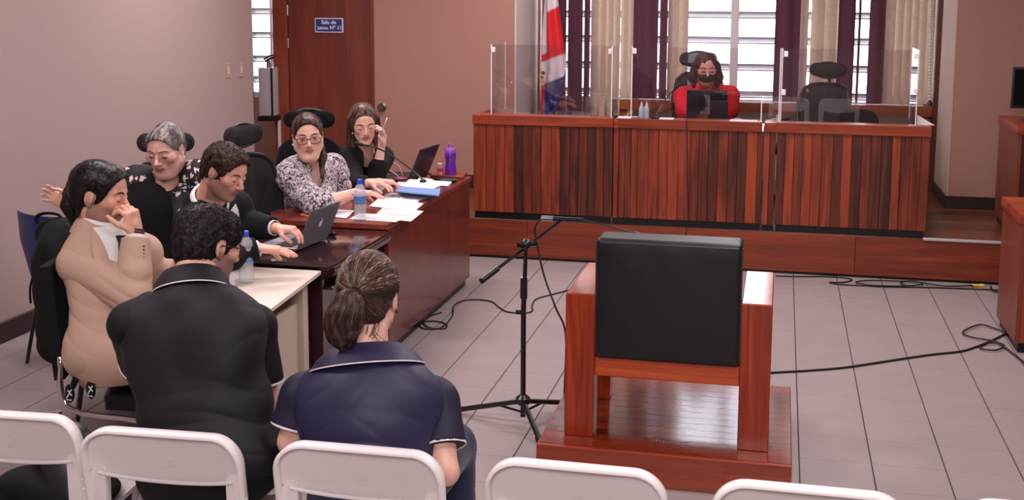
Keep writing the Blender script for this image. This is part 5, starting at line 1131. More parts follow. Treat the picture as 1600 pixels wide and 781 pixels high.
F = Field(.006); P.trunk(F, .016, 1.2, 1.2, .03, .03); P.arms(F, .024, 1.15, (1, .25)); F.ell(P.neck + P.F * .075 - P.U * .03, (.062, .070, .070), P.M, .01, 'sub'); F.cut(P.neck - P.U * .0, P.U, .08)
F.mesh(lambda V, n: .005 * nz(V, 14, 3)); F.obj('blouse', M_flor, P.root)
F = Field(.008); F.ell(P.hips, (.19, .16, .11), P.M, .04); P.legs(F, .012, 1.05, .97); F.mesh(); F.obj('trousers', cloth('trousers_black', (18, 17, 21), .8, 0), P.root); shoes(P)
features(P, (96, 74, 68))
M_grey = hairmat('hair_grey', (62, 54, 58), (150, 140, 142), .4, 60); short_hair(P, 'hair', M_grey, thick=.007, cut_f=(.0, .110, -.012), cut_r=(.094, .086, .102), n=500, len_=.03, crown=(0, .1, .06), jit=.08, lift=.4, wavy=-.0008)
glasses(P, (190, 170, 160), .0012, rimless=True); build('earring', MB().ell(P.H(-.080, -.008, -.038), (.006, .006, .006), 10), mat('pearl', (225, 215, 208), .2), P.root, 180)

# =========== woman with glasses at the long table
P = Person('person with dark-rimmed glasses in a black and white print blouse, facing us', (-2.98, -1.38, .46), (-2.98, -1.36, .58), atd(484, 258, 7.0), dirn(.62, -.72), .175, atd(481, 213, 6.86), dirn(.22, -1, -.10), dirn(-.06, 0, 1), 1.10)
P.sh = {1: atd(452, 276, 6.80), -1: atd(519, 262, 7.25)}
P.arm[1] = (atd(496, 322, 6.62), atd(556, 301, 6.72), dict(d=dirn(1, .05, -.04), n=(0, 0, -1), side=dirn(.2, 1, .0), curl=(.2, .25, .2), spread=.04))
P.arm[-1] = (atd(536, 292, 7.25), atd(578, 286, 7.20), dict(d=dirn(.95, -.25, .02), n=(0, 0, -1), side=dirn(.2, -1, .0), curl=(.35, .35, .3), spread=.06))
P.leg = {1: ((-2.55, -1.38, .55), (-2.52, -1.36, .09)), -1: ((-2.55, -1.15, .55), (-2.52, -1.15, .09))}
P.body((228, 182, 164), .0045, w=1.1, dp=1.1, af=1.12, fat=.010, brow=(40, 26, 24), neck_r=.060, mouth=True, lips=(168, 84, 86))
M_prn = printed('print_small', [(.40, C4((40, 34, 44))), (.47, C4((60, 52, 62))), (.52, C4((196, 182, 190))), (.62, C4((206, 192, 200)))], 62, 'paisley')
F = Field(.006); P.trunk(F, .018, 1.2, 1.25, .045, .035); P.arms(F, .026, 1.15, (1, .30), kf=1.3); F.cut(Vector(P.arm[1][0]).lerp(Vector(P.arm[1][1]), .34), Vector(P.arm[1][1]) - Vector(P.arm[1][0]), .11); F.cut(Vector(P.arm[-1][0]).lerp(Vector(P.arm[-1][1]), .34), Vector(P.arm[-1][1]) - Vector(P.arm[-1][0]), .11)
F.ell(P.neck + P.F * .080 - P.U * .045, (.050, .075, .095), P.M, .01, 'sub'); F.cut(P.neck, P.U, .08)
F.mesh(lambda V, n: .004 * nz(V, 13, 5) + folds(V, (1, 0, .5), 9, .006, P.T(.05, .12, P.L * .5), .2, 2)); F.obj('blouse', M_prn, P.root)
F = Field(.008); F.ell(P.hips, (.19, .16, .11), P.M, .04); P.legs(F, .012, 1.05, .97); F.mesh(); F.obj('trousers', cloth('trousers_black', (18, 17, 21), .8, 0), P.root); shoes(P)
short_hair(P, 'hair', M_hdk, thick=.009, cut_f=(.0, .110, -.008), cut_r=(.088, .084, .098), n=500, len_=.03, crown=(0, .1, .06), jit=.08, lift=.4, wavy=-.0008)
F = Field(.005); F.cap(P.H(-.05, -.07, -.03), P.H(-.068, -.02, -.12), .034, .026, .02); F.cap(P.H(-.068, -.02, -.12), P.H(-.055, .07, -.21), .024, .010, .02); F.mesh(lambda V, n: .0015 * np.sin(V[:, 0] * 500)); F.obj('side_ponytail', M_hdk, P.root, lambda V: hl(V, P.hc, P.HM) * .5 + .5)
glasses(P, (70, 22, 28), .0019, .027, .0175); features(P, (38, 24, 22), False)
for q in (-1, 1): eye(P, q, (0, .0), .9); 
for q in (1,): build('earring', MB().ell(P.H(.080, -.004, -.040), (.006, .006, .007), 10), mat('pearl', (225, 215, 208), .2), P.root, 180)
ring(P, 'hair_band', P.H(0, -.004, .035), P.HM[1] + P.HM[2] * -.25, .093, .003, mat('hair_band', (190, 180, 190), .3), up=P.HM[0], arc=(.35, math.pi - .35))
e, w_ = Vector(P.arm[1][0]), Vector(P.arm[1][1]); ring(P, 'bracelet', e.lerp(w_, .86), w_ - e, .032, .0025, M_chrome)
e, w_ = Vector(P.arm[-1][0]), Vector(P.arm[-1][1]); cuffring(P, e, w_, .84, .031, mat('strap_blue', (60, 66, 110), .5), 'watch', .016, .004)

# =========== woman in black holding a pen
P = Person('person with long brown hair in black, holding a pen up', (-2.95, -.62, .46), (-2.93, -.62, .58), atd(570, 232, 7.55), dirn(.45, -.88), .155, atd(568, 193, 7.42), dirn(.28, -1, -.30), dirn(-.08, 0, 1), 1.03)
P.sh = {1: atd(545, 250, 7.42), -1: atd(598, 246, 7.68)}
P.arm[1] = (atd(556, 290, 7.25), atd(592, 284, 7.20), dict(d=dirn(.9, .3, -.05), n=(0, 0, -1), side=dirn(0, 1, .0), curl=(.5, .5, .4)))
P.arm[-1] = (atd(588, 274, 7.40), atd(596, 229, 7.36), dict(d=dirn(.12, -.15, 1), n=dirn(-.75, -.5, .15), side=dirn(-.35, -.75, .1), s=1.0, per=((.45, .7, .4), (.5, .8, .5), (.35, .6, .4), (.2, .4, .3)), thumb=(.6, .1), spread=.10))
P.leg = {1: ((-2.52, -.72, .55), (-2.5, -.72, .09)), -1: ((-2.52, -.48, .55), (-2.5, -.48, .09))}
P.body((230, 186, 168), .0045, w=.95, dp=.95, af=.92, brow=(60, 38, 34), neck_r=.048, lips=(160, 80, 80))
M_bd = cloth('dress_black', (16, 14, 18), .85, .0)
F = Field(.006); P.trunk(F, .012, 1.0, 1.0, 0, .02); P.arms(F, .018, 1., (1, .30)); F.ell(P.neck + P.F * .06 - P.U * .03, (.055, .06, .06), P.M, .01, 'sub'); F.cut(P.neck, P.U, .08)
F.mesh(lambda V, n: .003 * nz(V, 14, 3)); F.obj('dress', M_bd, P.root)
F = Field(.008); F.ell(P.hips, (.17, .14, .11), P.M, .04); P.legs(F, .012, .95, .97); F.mesh(); F.obj('skirt', M_bd, P.root); shoes(P)
features(P, (58, 36, 32))
M_hlb = hairmat('hair_long_brown', (44, 26, 24), (106, 74, 64), .38, 60); s = P.hs
F = Field(.005); F.ell(P.H(0, -.018, .034), (.086 * s, .104 * s, .092 * s), P.HM, .01); F.cap(P.H(0, -.06, 0), P.H(0, -.06, -.17), .068, .06, .03, tuple(P.HM[1]), .6)
for q in (-1, 1): F.cap(P.H(q * .07, .0, .03), P.H(q * .078, -.01, -.10), .034, .034, .02); F.cap(P.H(q * .078, -.01, -.10), P.H(q * .085 - (.0 if q < 0 else .0), .055, -.26), .034, .014, .02)
F.ell(P.H(.004, .118, -.022), (.062, .086, .108), P.HM, .012, 'sub'); F.ell(P.H(0, .05, -.10), (.05, .06, .07), P.HM, .01, 'sub')
F.mesh(lambda V, n: .0012 * np.sin(hl(V, P.hc, P.HM)[:, 0] * 330) * (hl(V, P.hc, P.HM)[:, 2] < .03)); F.obj('hair', M_hlb, P.root, lambda V: hl(V, P.hc, P.HM) * np.array([1, 1, .2]) + .5)
for q in (-1, 1): build('earring', MB().ell(P.H(q * .074, .03, -.045), (.005, .005, .005), 10), mat('pearl', (225, 215, 208), .2), P.root, 180)
e, w_ = Vector(P.arm[-1][0]), Vector(P.arm[-1][1]); ring(P, 'bracelet', e.lerp(w_, .42), w_ - e, .036, .0035, M_chrome)
pa, pb = atd(594, 214, 7.27), atd(605, 184, 7.22); o = build('pen', MB().tube([pa, pb], .0042, 8).tube([pa, pa + (pa - pb) * .25], [.0042, .001], 8), mat('pen_silver', (200, 205, 200), .2, metal=.6), None, 180); tag(o, 'silver pen held up in the hand of the woman in black', 'pen')

# =========== the judge
P = Person('person in a red jacket and black face mask behind the bench', (-.70, 1.62, .76), (-.70, 1.62, .86), atd(1104, 140, 9.33), dirn(-.02, -1), .18, atd(1103, 108, 9.16), dirn(-.02, -1, -.16), (0, 0, 1), 1.03)
P.arm[1] = (atd(1068, 172, 9.2), atd(1082, 182, 8.95), dict(d=dirn(.5, -1), n=(0, 0, -1), side=dirn(1, .3))); P.arm[-1] = (atd(1141, 172, 9.2), atd(1126, 182, 8.95), dict(d=dirn(-.5, -1), n=(0, 0, -1), side=dirn(-1, .3)))
P.leg = {1: ((-.82, 1.2, .82), (-.82, 1.2, .39)), -1: ((-.58, 1.2, .82), (-.58, 1.2, .39))}
P.body((202, 148, 130), .005, w=1.05, dp=1.05, brow=(50, 30, 28), neck_r=.055, fat=.004)
M_red = cloth('jacket_red', (190, 20, 38), .75, 0)
F = Field(.007); P.trunk(F, .016, 1.12, 1.1, .01, .02); P.arms(F, .022, 1.08, (1, .9)); F.cut(P.neck, P.U, .085); F.mesh(lambda V, n: .003 * nz(V, 14, 1)); F.obj('jacket', M_red, P.root); tr = bvh(F)
drape(P, tr, lambda s, q: ((2 * s - 1) * (.045 + .045 * q), -.0 + (P.L - .02) * q), 8, 14, .002, 'blouse', M_bd, off=.005)
drape(P, tr, lambda s, q: ((2 * s - 1) * (.012 + .05 * q), P.L * .66 + (P.L * .33) * q), 6, 6, .002, 'neckline', mat('neck_skin', (196, 146, 128), .5), off=.008)
drape(P, tr, lambda s, q: (-.105 + .045 * s, P.L * .77 + .05 * q), 3, 3, .002, 'badge', mat('badge_pink', (236, 150, 160), .5), off=.008)
build('lanyard', MB().tube([P.H(.035, .07, -.14), P.T(.03, .14, P.L * .70), P.T(0, .16, P.L * .55)], .003, 6), mat('lanyard', (30, 26, 34), .6), P.root)
s = P.hs; F = Field(.004); F.ell(P.H(0, .050, -.050), (.064 * s, .060 * s, .042 * s), P.HM, .01); F.ell(P.H(0, .104, -.044), (.018, .012, .024), P.HM, .03); F.ell(P.H(0, -.02, -.05), (.09, .06, .07), P.HM, .005, 'sub'); F.mesh(); F.obj('face_mask', mat('mask_black', (20, 17, 20), .8), P.root)
features(P, (46, 26, 24))
M_hrd = hairmat('hair_reddish', (34, 14, 14), (76, 34, 32), .5, 60)
F = Field(.005); F.ell(P.H(0, -.018, .034), (.090 * s, .104 * s, .094 * s), P.HM, .01)
for q in (-1, 1): F.cap(P.H(q * .072, .0, .03), P.H(q * .094, .0, -.06), .036, .040, .02); F.cap(P.H(q * .094, .0, -.06), P.H(q * .088, .02, -.125), .036, .018, .02)
F.ell(P.H(0, .120, -.030), (.064, .080, .090), P.HM, .008, 'sub'); F.mesh(lambda V, n: .003 * nz(V, 60, 1)); F.obj('hair', M_hrd, P.root, lambda V: hl(V, P.hc, P.HM) * np.array([1, 1, .2]) + .5)
glasses(P, (215, 170, 170), .0018, .025, .015)

# ------------------------------------------------------------------ office chairs (local frame: facing +Y)
M_mesh = mat('chair_mesh', (20, 18, 21), .75); M_cfr = mat('chair_frame', (24, 23, 26), .4); M_fab = cloth('chair_fabric', (16, 14, 19), .9, 0); M_mesh.node_tree.nodes['Principled BSDF'].inputs['Alpha'].default_value = .82
def office_chair(name, lab, loc, yaw, head=True, kind='mesh', back_top=1.02, zs=.47, arms=True, sc=1.0):
    t = thing(name, lab, 'chair', (0, 0, 0), 'office chairs')
    for k in range(5):
        a = k * 2 * math.pi / 5 + .3; e = Vector((.29 * math.cos(a), .29 * math.sin(a), .062)); lg = build('leg', MB().tube([(0, 0, .10), e], [.024, .015], 8, flat=.6), M_cfr, t)
        build('caster', MB().tube([e + Vector((-math.sin(a) * .018, math.cos(a) * .018, -.034)), e + Vector((math.sin(a) * .018, -math.cos(a) * .018, -.034))], .027, 12), M_black, lg)
    build('gas_column', MB().tube([(0, 0, .08), (0, 0, zs - .06)], [.028, .022], 12), M_black, t)
    build('seat', MB().sheet(lambda s, q: ((s - .5) * .48 * (1 - .10 * abs(2 * q - 1) ** 3), -.24 + .48 * q, zs - .02 - .03 * max(0, q - .85) * 6 + .02 * abs(2 * s - 1) ** 2), 14, 12, .06), M_fab, t, 70)
    def bk(s, q):
        a = 2 * s - 1; w_ = .23 * (1 - .28 * max(0, q - .55) * 2 * .8) * (1 - .16 * (1 - q) ** 2)
        return (a * w_, -.235 - .10 * (q ** 1.4) + .05 * a * a - .03 * math.sin(math.pi * min(q * 1.3, 1)) , zs + .06 + (back_top - zs - .06) * (q - .10 * q * abs(a) ** 4 * (1 if q > .7 else 0)))
    if kind == 'mesh':
        build('back_mesh', MB().sheet(bk, 14, 14, .006), M_mesh, t, 70)
        ed = [bk(0, i / 10) for i in range(11)] + [bk(i / 10, 1) for i in range(1, 11)] + [bk(1, 1 - i / 10) for i in range(1, 11)] + [bk(1 - i / 10, 0) for i in range(1, 11)]
        build('back_frame', MB().tube(ed, .014, 8), M_cfr, t)
        build('spine', MB().tube([(0, -.05, zs - .06), (0, -.30, zs + .02), (0, -.34, zs + .25), (0, -.37, back_top - .05)], [.03, .03, .022, .018], 8, flat=.6), M_cfr, t)
    else:
        build('backrest', MB().sheet(bk, 16, 14, .06), M_fab, t, 80); build('spine', MB().tube([(0, -.05, zs - .06), (0, -.32, zs + .02), (0, -.32, zs + .3)], .022, 8, flat=.5), M_cfr, t)
    if head:
        z = back_top + .11; build('headrest_post', MB().tube([(0, -.36, back_top - .04), (0, -.37, z - .01)], .013, 8), M_cfr, t)
        F = Field(.005); 
        for q in (-1, 1): F.cap((0, -.345, z), (q * .105, -.325, z + .004), .062, .055, .01, (0, 1, 0), .40)
        F.mesh(); hr = F.obj('headrest', M_mesh if kind == 'mesh' else M_fab, t)
        ed = [(.14 * math.cos(a) * (1 - .12 * abs(math.sin(a))), -.338 + .02 * abs(math.cos(a)) ** 2, z + .066 * math.sin(a)) for a in [i * 6.2832 / 24 for i in range(25)]]
        build('headrest_frame', MB().tube(ed, .008, 8), M_cfr, hr, 180)
    if arms:
        for q in (-1, 1):
            build('armrest', MB().box(q * .27 - .04, q * .27 + .04, -.12, .13, zs + .185, zs + .215, .012), mat('armrest_pad', (34, 34, 42), .35), t)
            build('armrest_post', MB().tube([(q * .24, -.02, zs - .05), (q * .28, -.02, zs - .02), (q * .28, -.01, zs + .185)], [.02, .022, .02], 8, flat=.7), M_cfr, t)
    t.location = loc; t.rotation_euler = (0, 0, yaw); WL[t.name] = Vector(loc); return t
fx = lambda r, f: math.atan2(-dirn(r, f).x, dirn(r, f).y)      # yaw whose +Y faces that way
office_chair('office_chair', 'black fabric office chair behind the bearded man in the dark suit', (-2.86, -2.80, 0), fx(.86, -.3), False, 'fabric', 1.055)
office_chair('office_chair', 'mesh office chair under the woman in the floral blouse', (-3.40, -2.12, 0), fx(.16, -1), True, 'mesh', 1.02, arms=False)
office_chair('office_chair', 'empty mesh office chair with tilted headrest behind the bearded man', (-2.72, -1.92, 0), fx(.85, -.45), True, 'mesh', 1.08)
office_chair('office_chair', 'office chair with round headrest under the woman with dark glasses frames', (-2.90, -1.26, 0), fx(.12, -1), True, 'fabric', 1.08)
office_chair('office_chair', 'office chair under the woman in black with the pen', (-3.02, -.55, 0), fx(.5, -.8), False, 'fabric', .95)
office_chair('office_chair', 'mesh office chair the judge in red sits on', (-.72, 1.74, PZ), fx(.05, -1), True, 'mesh', 1.04)
office_chair('office_chair', 'empty mesh office chair with headrest behind the end of the bench', (.12, 1.9, PZ), fx(-.55, -.8), True, 'mesh', .96)
office_chair('office_chair', 'empty office chair of which just one armrest shows over the bench', (.62, 1.75, PZ), fx(.4, -1), False, 'fabric', .76, .40)
# tan-suited man's visitor chair with chrome sled legs
t = thing('visitor_chair', 'black visitor chair with chrome legs under the man in tan', 'chair', (-2.9, -3.88, 0))
c = Vector((-2.66, -3.80, 0)); f_ = dirn(.95, -.15); r_ = f_.cross(Vector((0, 0, 1)))
L3 = lambda x, y, z: c + r_ * x + f_ * y + Vector((0, 0, z))
build('seat', MB().sheet(lambda s, q: L3((s - .5) * .42, .06 + .34 * q, .42 + .01 * (2 * s - 1) ** 2), 8, 8, .05), M_fab, t, 70)
build('backrest', MB().sheet(lambda s, q: L3((s - .5) * .36, -.17 - .04 * q + .03 * (2 * s - 1) ** 2, .50 + .44 * q), 10, 8, .04), M_fab, t, 70)
for q in (-1, 1): build('leg', MB().tube(smoothpath([L3(q * .20, -.12, .60), L3(q * .20, -.10, .40), L3(q * .24, .20, .38), L3(q * .24, .24, .33), L3(q * .24, .22, .03), L3(q * .24, .17, .013), L3(q * .24, -.10, .013)], 4), .0115, 8), M_chrome, t, 180)
build('crossbar', MB().tube([L3(-.24, -.10, .013), L3(.24, -.10, .013)], .0115, 8), M_chrome, t)
# backpack hanging behind him
M_bag = cloth('bag_black', (14, 13, 15), .85, .0, 500, .3)
t = thing('backpack', 'large black backpack hung behind the man in tan, straps dangling', 'backpack', atd(85, 540, 4.85))
F = Field(.007); a, b = atd(96, 392, 4.95), atd(112, 532, 4.85); F.cap(a, b, .13, .115, .05, dirn(.9, -.1), .62); F.cap(atd(84, 366, 5.0), atd(112, 376, 4.95), .07, .07, .05); F.cap(atd(84, 410, 4.95), atd(92, 535, 4.85), .085, .085, .05)
F.mesh(lambda V, n: .006 * nz(V, 16, 2) + folds(V, (0, 0, 1), 9, .008, a.lerp(b, .5), .25, 4)); F.obj('bag', M_bag, t)
build('handle', MB().tube(smoothpath([atd(58, 350, 4.95), atd(58, 338, 4.95), atd(72, 333, 4.95), atd(92, 336, 4.95), atd(98, 348, 4.95)], 4), .012, 8, flat=.5), M_bag, t, 180)
for k, (u0, v0, u1, v1) in enumerate(((128, 545, 113, 606), (158, 540, 146, 600))):
    p0, p1 = atd(u0, v0, 4.50), atd(u1, v1, 4.46); build('strap', MB().tube([p0, p0.lerp(p1, .5) + Vector((.01, 0, 0)), p1], [.016, .014, .012], 8, flat=.3, up=dirn(0, 1)), M_bag, t, 180)
    q1 = p1 + Vector((-.012, 0, -.022)); M2 = Matrix([tuple(dirn(1, 0)), tuple(dirn(0, 1)), (0, 0, 1)]).transposed().to_4x4(); tg = build('strap_tag', MB().ell(q1, (.019, .006, .038), 16, M2), mat('tag_black', (16, 15, 17), .3), t, 180)
    mk = MB(); o_ = q1 - dirn(0, 1) * .0065
    for (x0, z0, x1, z1) in ((-.010, -.016, .004, .008), (.004, .008, .010, .016), (.000, .004, .010, -.006), (-.006, .014, .002, .006), (-.011, -.022, -.004, -.024), (0, -.024, .008, -.025)): mk.tube([o_ + dirn(1, 0) * x0 + Vector((0, 0, z0)), o_ + dirn(1, 0) * x1 + Vector((0, 0, z1))], .0022, 5)
    build('tag_mark', mk, M_signw, tg, None)
st = build('side_strap', MB().tube(smoothpath([atd(52, 430, 4.9), atd(47, 450, 4.9), atd(48, 474, 4.9)], 3), .007, 6, flat=.4), M_bag, t, 180)
# blue plastic chairs
M_blue = mat('plastic_blue', (22, 44, 110), .4)
def plastic_chair(lab, loc, yaw):
    t = thing('plastic_chair', lab, 'chair', (0, 0, 0), 'blue plastic chairs by the plain wall')
    def sh(s, q):
        a = 2 * s - 1; w_ = .23 * (1 - .18 * max(0, q - .8) * 5 * abs(a) ** 0)
        if q < .5: y, z = .22 - .42 * (q / .5), .43 + .03 * a * a
        else: k = (q - .5) / .5; y, z = -.20 - .10 * k + .05 * a * a, .44 + .40 * k
        return (a * w_, y, z)
    build('shell', MB().sheet(sh, 14, 20, .008), M_blue, t, 70)
    for q in (-1, 1): build('leg', MB().tube([(q * .17, .15, .42), (q * .22, .20, 0)], .010, 8), M_std, t); build('leg', MB().tube([(q * .17, -.15, .42), (q * .22, -.22, 0)], .010, 8), M_std, t)
    t.location = loc; t.rotation_euler = (0, 0, yaw); return t
p = Vector((-3.84, -2.58, 0)) + dirn(.5, .85) * .28; plastic_chair('blue plastic chair by the plain wall, half hidden by the backpack', (p.x, p.y, 0), fx(.5, .85))
plastic_chair('blue plastic chair peeking out behind the tan suit shoulder', (-3.02, -3.16, 0), fx(.9, .3))
# black leather bag between the folding chairs
t = thing('leather_bag', 'black leather bag on the floor between two folding chairs', 'bag', (-2.32, -4.62, 0))
F = Field(.007); F.rbx((-2.30, -4.62, .20), (.10, .07, .16), frame(dirn(.2, 1)), .04, .05); F.cap(atd(96, 690, 3.62), atd(120, 700, 3.60), .05, .05, .06); F.cap(atd(98, 700, 3.6), atd(115, 765, 3.55), .07, .08, .06); F.cap(atd(115, 765, 3.55), (-2.25, -4.66, .1), .08, .09, .06); F.mesh(lambda V, n: .007 * nz(V, 16, 3)); F.obj('bag', M_leather, t)
bk_ = atd(91, 652, 3.58); build('buckle', MB().tube([bk_ + Vector((0, 0, -.06)), bk_ + Vector((.0, 0, .02))], .012, 8), M_metal, t)

# ------------------------------------------------------------------ things on the tables
TZ, DZ, WZ = .75, .722, .70
M_paper = mat('paper', (228, 222, 226), .7); M_print = mat('print_grey', (140, 132, 140), .7)
M_clear = mat('clear_plastic', (222, 224, 234), .15, spec=.8); M_clear.node_tree.nodes['Principled BSDF'].inputs['Alpha'].default_value = .42; M_cap = mat('cap_blue', (50, 96, 206), .35); M_lab = mat('label_blue', (96, 112, 190), .4); M_lab2 = mat('label_teal', (80, 150, 180), .4)
def water_bottle(lab, p, h=.225, r=.032):
    t = thing('water_bottle', lab, 'bottle', p, 'water bottles')
    pr_ = [(r * .8, 0), (r, .008)]
    for k in range(8): z = .015 + k * (h * .085); pr_ += [(r, z), (r * .94, z + h * .03), (r, z + h * .06)]
    pr_ += [(r, h * .74), (r * .8, h * .82), (r * .42, h * .90), (r * .40, h * .93)]
    build('body', MB().lathe(pr_, 20, c=p), M_clear, t); build('label', MB().lathe([(r + .0006, h * .42), (r + .0006, h * .60)], 20, c=p), M_lab, t); build('label_stripe', MB().lathe([(r + .001, h * .45), (r + .001, h * .50)], 20, c=p), M_lab2, t)
    build('cap', MB().lathe([(r * .46, h * .915), (r * .46, h), (r * .3, h + .002)], 16, c=p), M_cap, t); build('neck_ring', MB().lathe([(r * .5, h * .895), (r * .5, h * .912)], 16, c=p), M_cap, t); return t
water_bottle('blue-capped water bottle on the corner of the long table', atz(563, 344, TZ)); water_bottle('blue-capped water bottle on the white desk', atz(385, 441, WZ), .232, .034)
def slab_on(z, us, th, m, name='sheet', parent=None, off=0):
    P4 = [atz(u, v, z + off) for u, v in us]; mb = MB(); mb.add([tuple(p) for p in P4] + [tuple(p + Vector((0, 0, th))) for p in P4], [(3, 2, 1, 0), (4, 5, 6, 7), (0, 1, 5, 4), (1, 2, 6, 5), (2, 3, 7, 6), (3, 0, 4, 7)]); return build(name, mb, m, parent, None)
def printlines(parent, us, z, n, rng_):
    P4 = [atz(u, v, z) for u, v in us]; mb = MB()
    for k in range(n):
        t_ = .12 + .78 * k / n; a = P4[0].lerp(P4[3], t_); b = P4[1].lerp(P4[2], t_); e = rng_.uniform(.6, .9); a, b = a.lerp(b, .08), a.lerp(b, e); w_ = (P4[3] - P4[0]).normalized() * .0018; zz = Vector((0, 0, .0004))
        mb.add([tuple(a + zz), tuple(b + zz), tuple(b + w_ + zz), tuple(a + w_ + zz)], [(0, 1, 2, 3)])
    o = build('print', mb, M_print, parent, None); return o
rg = random.Random(11)
sheets = [([(546, 342), (618, 347), (640, 338), (562, 333)], 'lowest yellowish sheet at the near edge of the long table'), ([(583, 340), (642, 346), (662, 330), (600, 322)], 'topmost printed sheets at the near corner of the paper spread'), ([(577, 322), (640, 330), (655, 313), (596, 306)], 'printed sheet in the middle of the paper spread'),
          ([(606, 334), (640, 337), (662, 318), (630, 313)], 'sheet lying toward the open edge of the long table'), ([(592, 308), (648, 315), (676, 307), (612, 301)], 'printed sheet sliding under the blue-covered book'),
          ([(545, 296), (598, 300), (602, 291), (532, 288)], 'paper under the hands of the woman with dark glasses frames'), ([(515, 338), (541, 341), (554, 329), (519, 327)], 'single written sheet beside the silver laptop lid'),
          ([(655, 286), (700, 291), (708, 283), (665, 280)], 'loose white papers beside the gooseneck microphone foot')]
for k, (us, lab) in enumerate(sheets):
    z = TZ + .0012 * (k % 4) + .0005; o = slab_on(z, us, .001, M_paper, 'paper_sheet'); tag(o, lab, 'paper', 'papers on the long table'); printlines(o, us, z + .0012, 9, rg)
o = thing('raised_page', 'white page corner standing up on the paper spread', 'paper', atz(640, 325, TZ), 'papers on the long table')
pp = [atz(612, 325, TZ + .006), atz(646, 320, TZ + .006), at(626, 308, atz(626, 318, TZ).y)]
m_ = MB(); m_.add([tuple(p) for p in pp] + [tuple(p + Vector((0, .0015, 0))) for p in pp], [(0, 1, 2), (5, 4, 3), (0, 3, 4, 1), (1, 4, 5, 2), (2, 5, 3, 0)]); build('page', m_, M_paper, o, None)
us = [(469, 336), (490, 341), (512, 326), (484, 324)]; o = slab_on(TZ + .0006, us, .003, mat('folder_orange', (226, 116, 70), .6), 'folder'); tag(o, 'orange folder under a white sheet behind the silver laptop', 'folder'); o = slab_on(TZ + .004, [(480, 334), (500, 337), (514, 327), (486, 325)], .001, M_paper, 'paper_sheet'); tag(o, 'white sheet on the orange folder', 'paper', 'papers on the long table')
us = [(619, 300), (686, 307), (688, 297), (622, 292)]
b0 = slab_on(TZ + .003, us, .034, mat('book_pages', (222, 200, 196), .7), 'book'); tag(b0, 'thick pale book with pinkish page edges under the blue-covered one', 'book', 'books on the long table')
b1 = slab_on(TZ + .0375, us, .009, mat('book_blue', (120, 150, 206), .5), 'book'); tag(b1, 'blue-covered book topmost of the pair on the long table', 'book', 'books on the long table'); slab_on(TZ + .0468, [(650, 286), (672, 289), (676, 280), (655, 277)], .001, M_paper, 'cover_label', b1)
o = slab_on(TZ + .0475, [(626, 291), (676, 295), (706, 284), (640, 280)], .001, M_paper, 'paper_sheet'); tag(o, 'white paper lying over the back of the blue-covered book', 'paper', 'papers on the long table')
# silver laptop
t = thing('silver_laptop', 'silver laptop open before the man in the dark suit', 'laptop', atz(470, 378, DZ))
M_sil = mat('aluminium', (150, 148, 156), .35, metal=.7); M_sild = mat('lid_grey', (108, 104, 112), .4, metal=.4)
hn, hf = atz(461, 391, DZ + .012), atz(511, 371, DZ + .012); al = (hf - hn).normalized(); pe = Vector((0, 0, 1)).cross(al); pe = pe if pe.dot(camR) < 0 else -pe
Wd = .31; c0 = (hn + hf) / 2; hn, hf = c0 - al * Wd / 2, c0 + al * Wd / 2
rbox(b := MB(), c0 + pe * .11, al * Wd / 2, pe * .11, Vector((0, 0, .007)), .003); build('base', b, M_sil, t)
rbox(b := MB(), c0 + pe * .085 + Vector((0, 0, .0075)), al * .135, pe * .05, Vector((0, 0, .001)), 0); build('keyboard', b, M_black, t)
for r in range(4):
    for q in range(10): rbox(b := MB(), c0 + pe * (.05 + r * .024) + al * (-.12 + q * .0267) + Vector((0, 0, .0095)), al * .0105, pe * .009, Vector((0, 0, .001)), 0); build('key', b, mat('key_black', (30, 28, 32), .5), t)
rbox(b := MB(), c0 + pe * .175 + Vector((0, 0, .0075)), al * .05, pe * .032, Vector((0, 0, .0006)), 0); build('trackpad', b, mat('trackpad', (160, 158, 164), .3), t)
lu = (Vector((0, 0, 1)) - pe * .42).normalized(); rbox(b := MB(), c0 + lu * .108 - pe * .004, al * Wd / 2, lu * .108, al.cross(lu) * .0035, .003); lid = build('lid', b, M_sild, t)
out_ = al.cross(lu); out_ = out_ if out_.dot(pe) < 0 else -out_
rbox(b := MB(), c0 + lu * .108 - pe * .004 - out_ * .0042, al * (Wd / 2 - .01), lu * .10, out_ * .0008, 0); build('display', b, mat('display_lit', (120, 130, 150), .2), lid)
e = MB(); ec = c0 + lu * .118 - pe * .004 + out_ * .0038
sd_ = al if al.dot(camR) > 0 else -al
prof = [(.000, .013), (.006, .016), (.012, .013), (.0105, .006), (.0085, .001), (.011, -.005), (.0135, -.009), (.009, -.017), (.004, -.019), (0, -.0175), (-.004, -.019), (-.010, -.015), (-.014, -.006), (-.0145, .004), (-.011, .012), (-.006, .016)]
e.add([tuple(ec + sd_ * x + lu * z) for x, z in prof] + [tuple(ec + out_ * .001 + sd_ * x + lu * z) for x, z in prof], [tuple(range(16)), tuple(range(16, 32))[::-1]] + [(i, (i + 1) % 16, 16 + (i + 1) % 16, 16 + i) for i in range(16)])
e.ell(ec + lu * .022 + sd_ * .003, (.0025, .0025, .005), 8); build('emblem', e, mat('emblem_white', (226, 226, 232), .3), lid, None)
t = thing('presenter_remote', 'small black gadget lying behind the silver laptop lid', 'gadget', atz(514, 366, DZ)); p = atz(512, 364, DZ + .012)
build('body', MB().tube([p + Vector((-.03, -.02, 0)), p + Vector((.02, .01, .0)), p + Vector((.05, -.02, -.002))], [.012, .014, .008], 8), M_black, t); build('clip', MB().tube([p + Vector((0, .01, .0)), p + Vector((.0, .02, .035)), p + Vector((.02, .02, .045))], .008, 6), M_black, t)
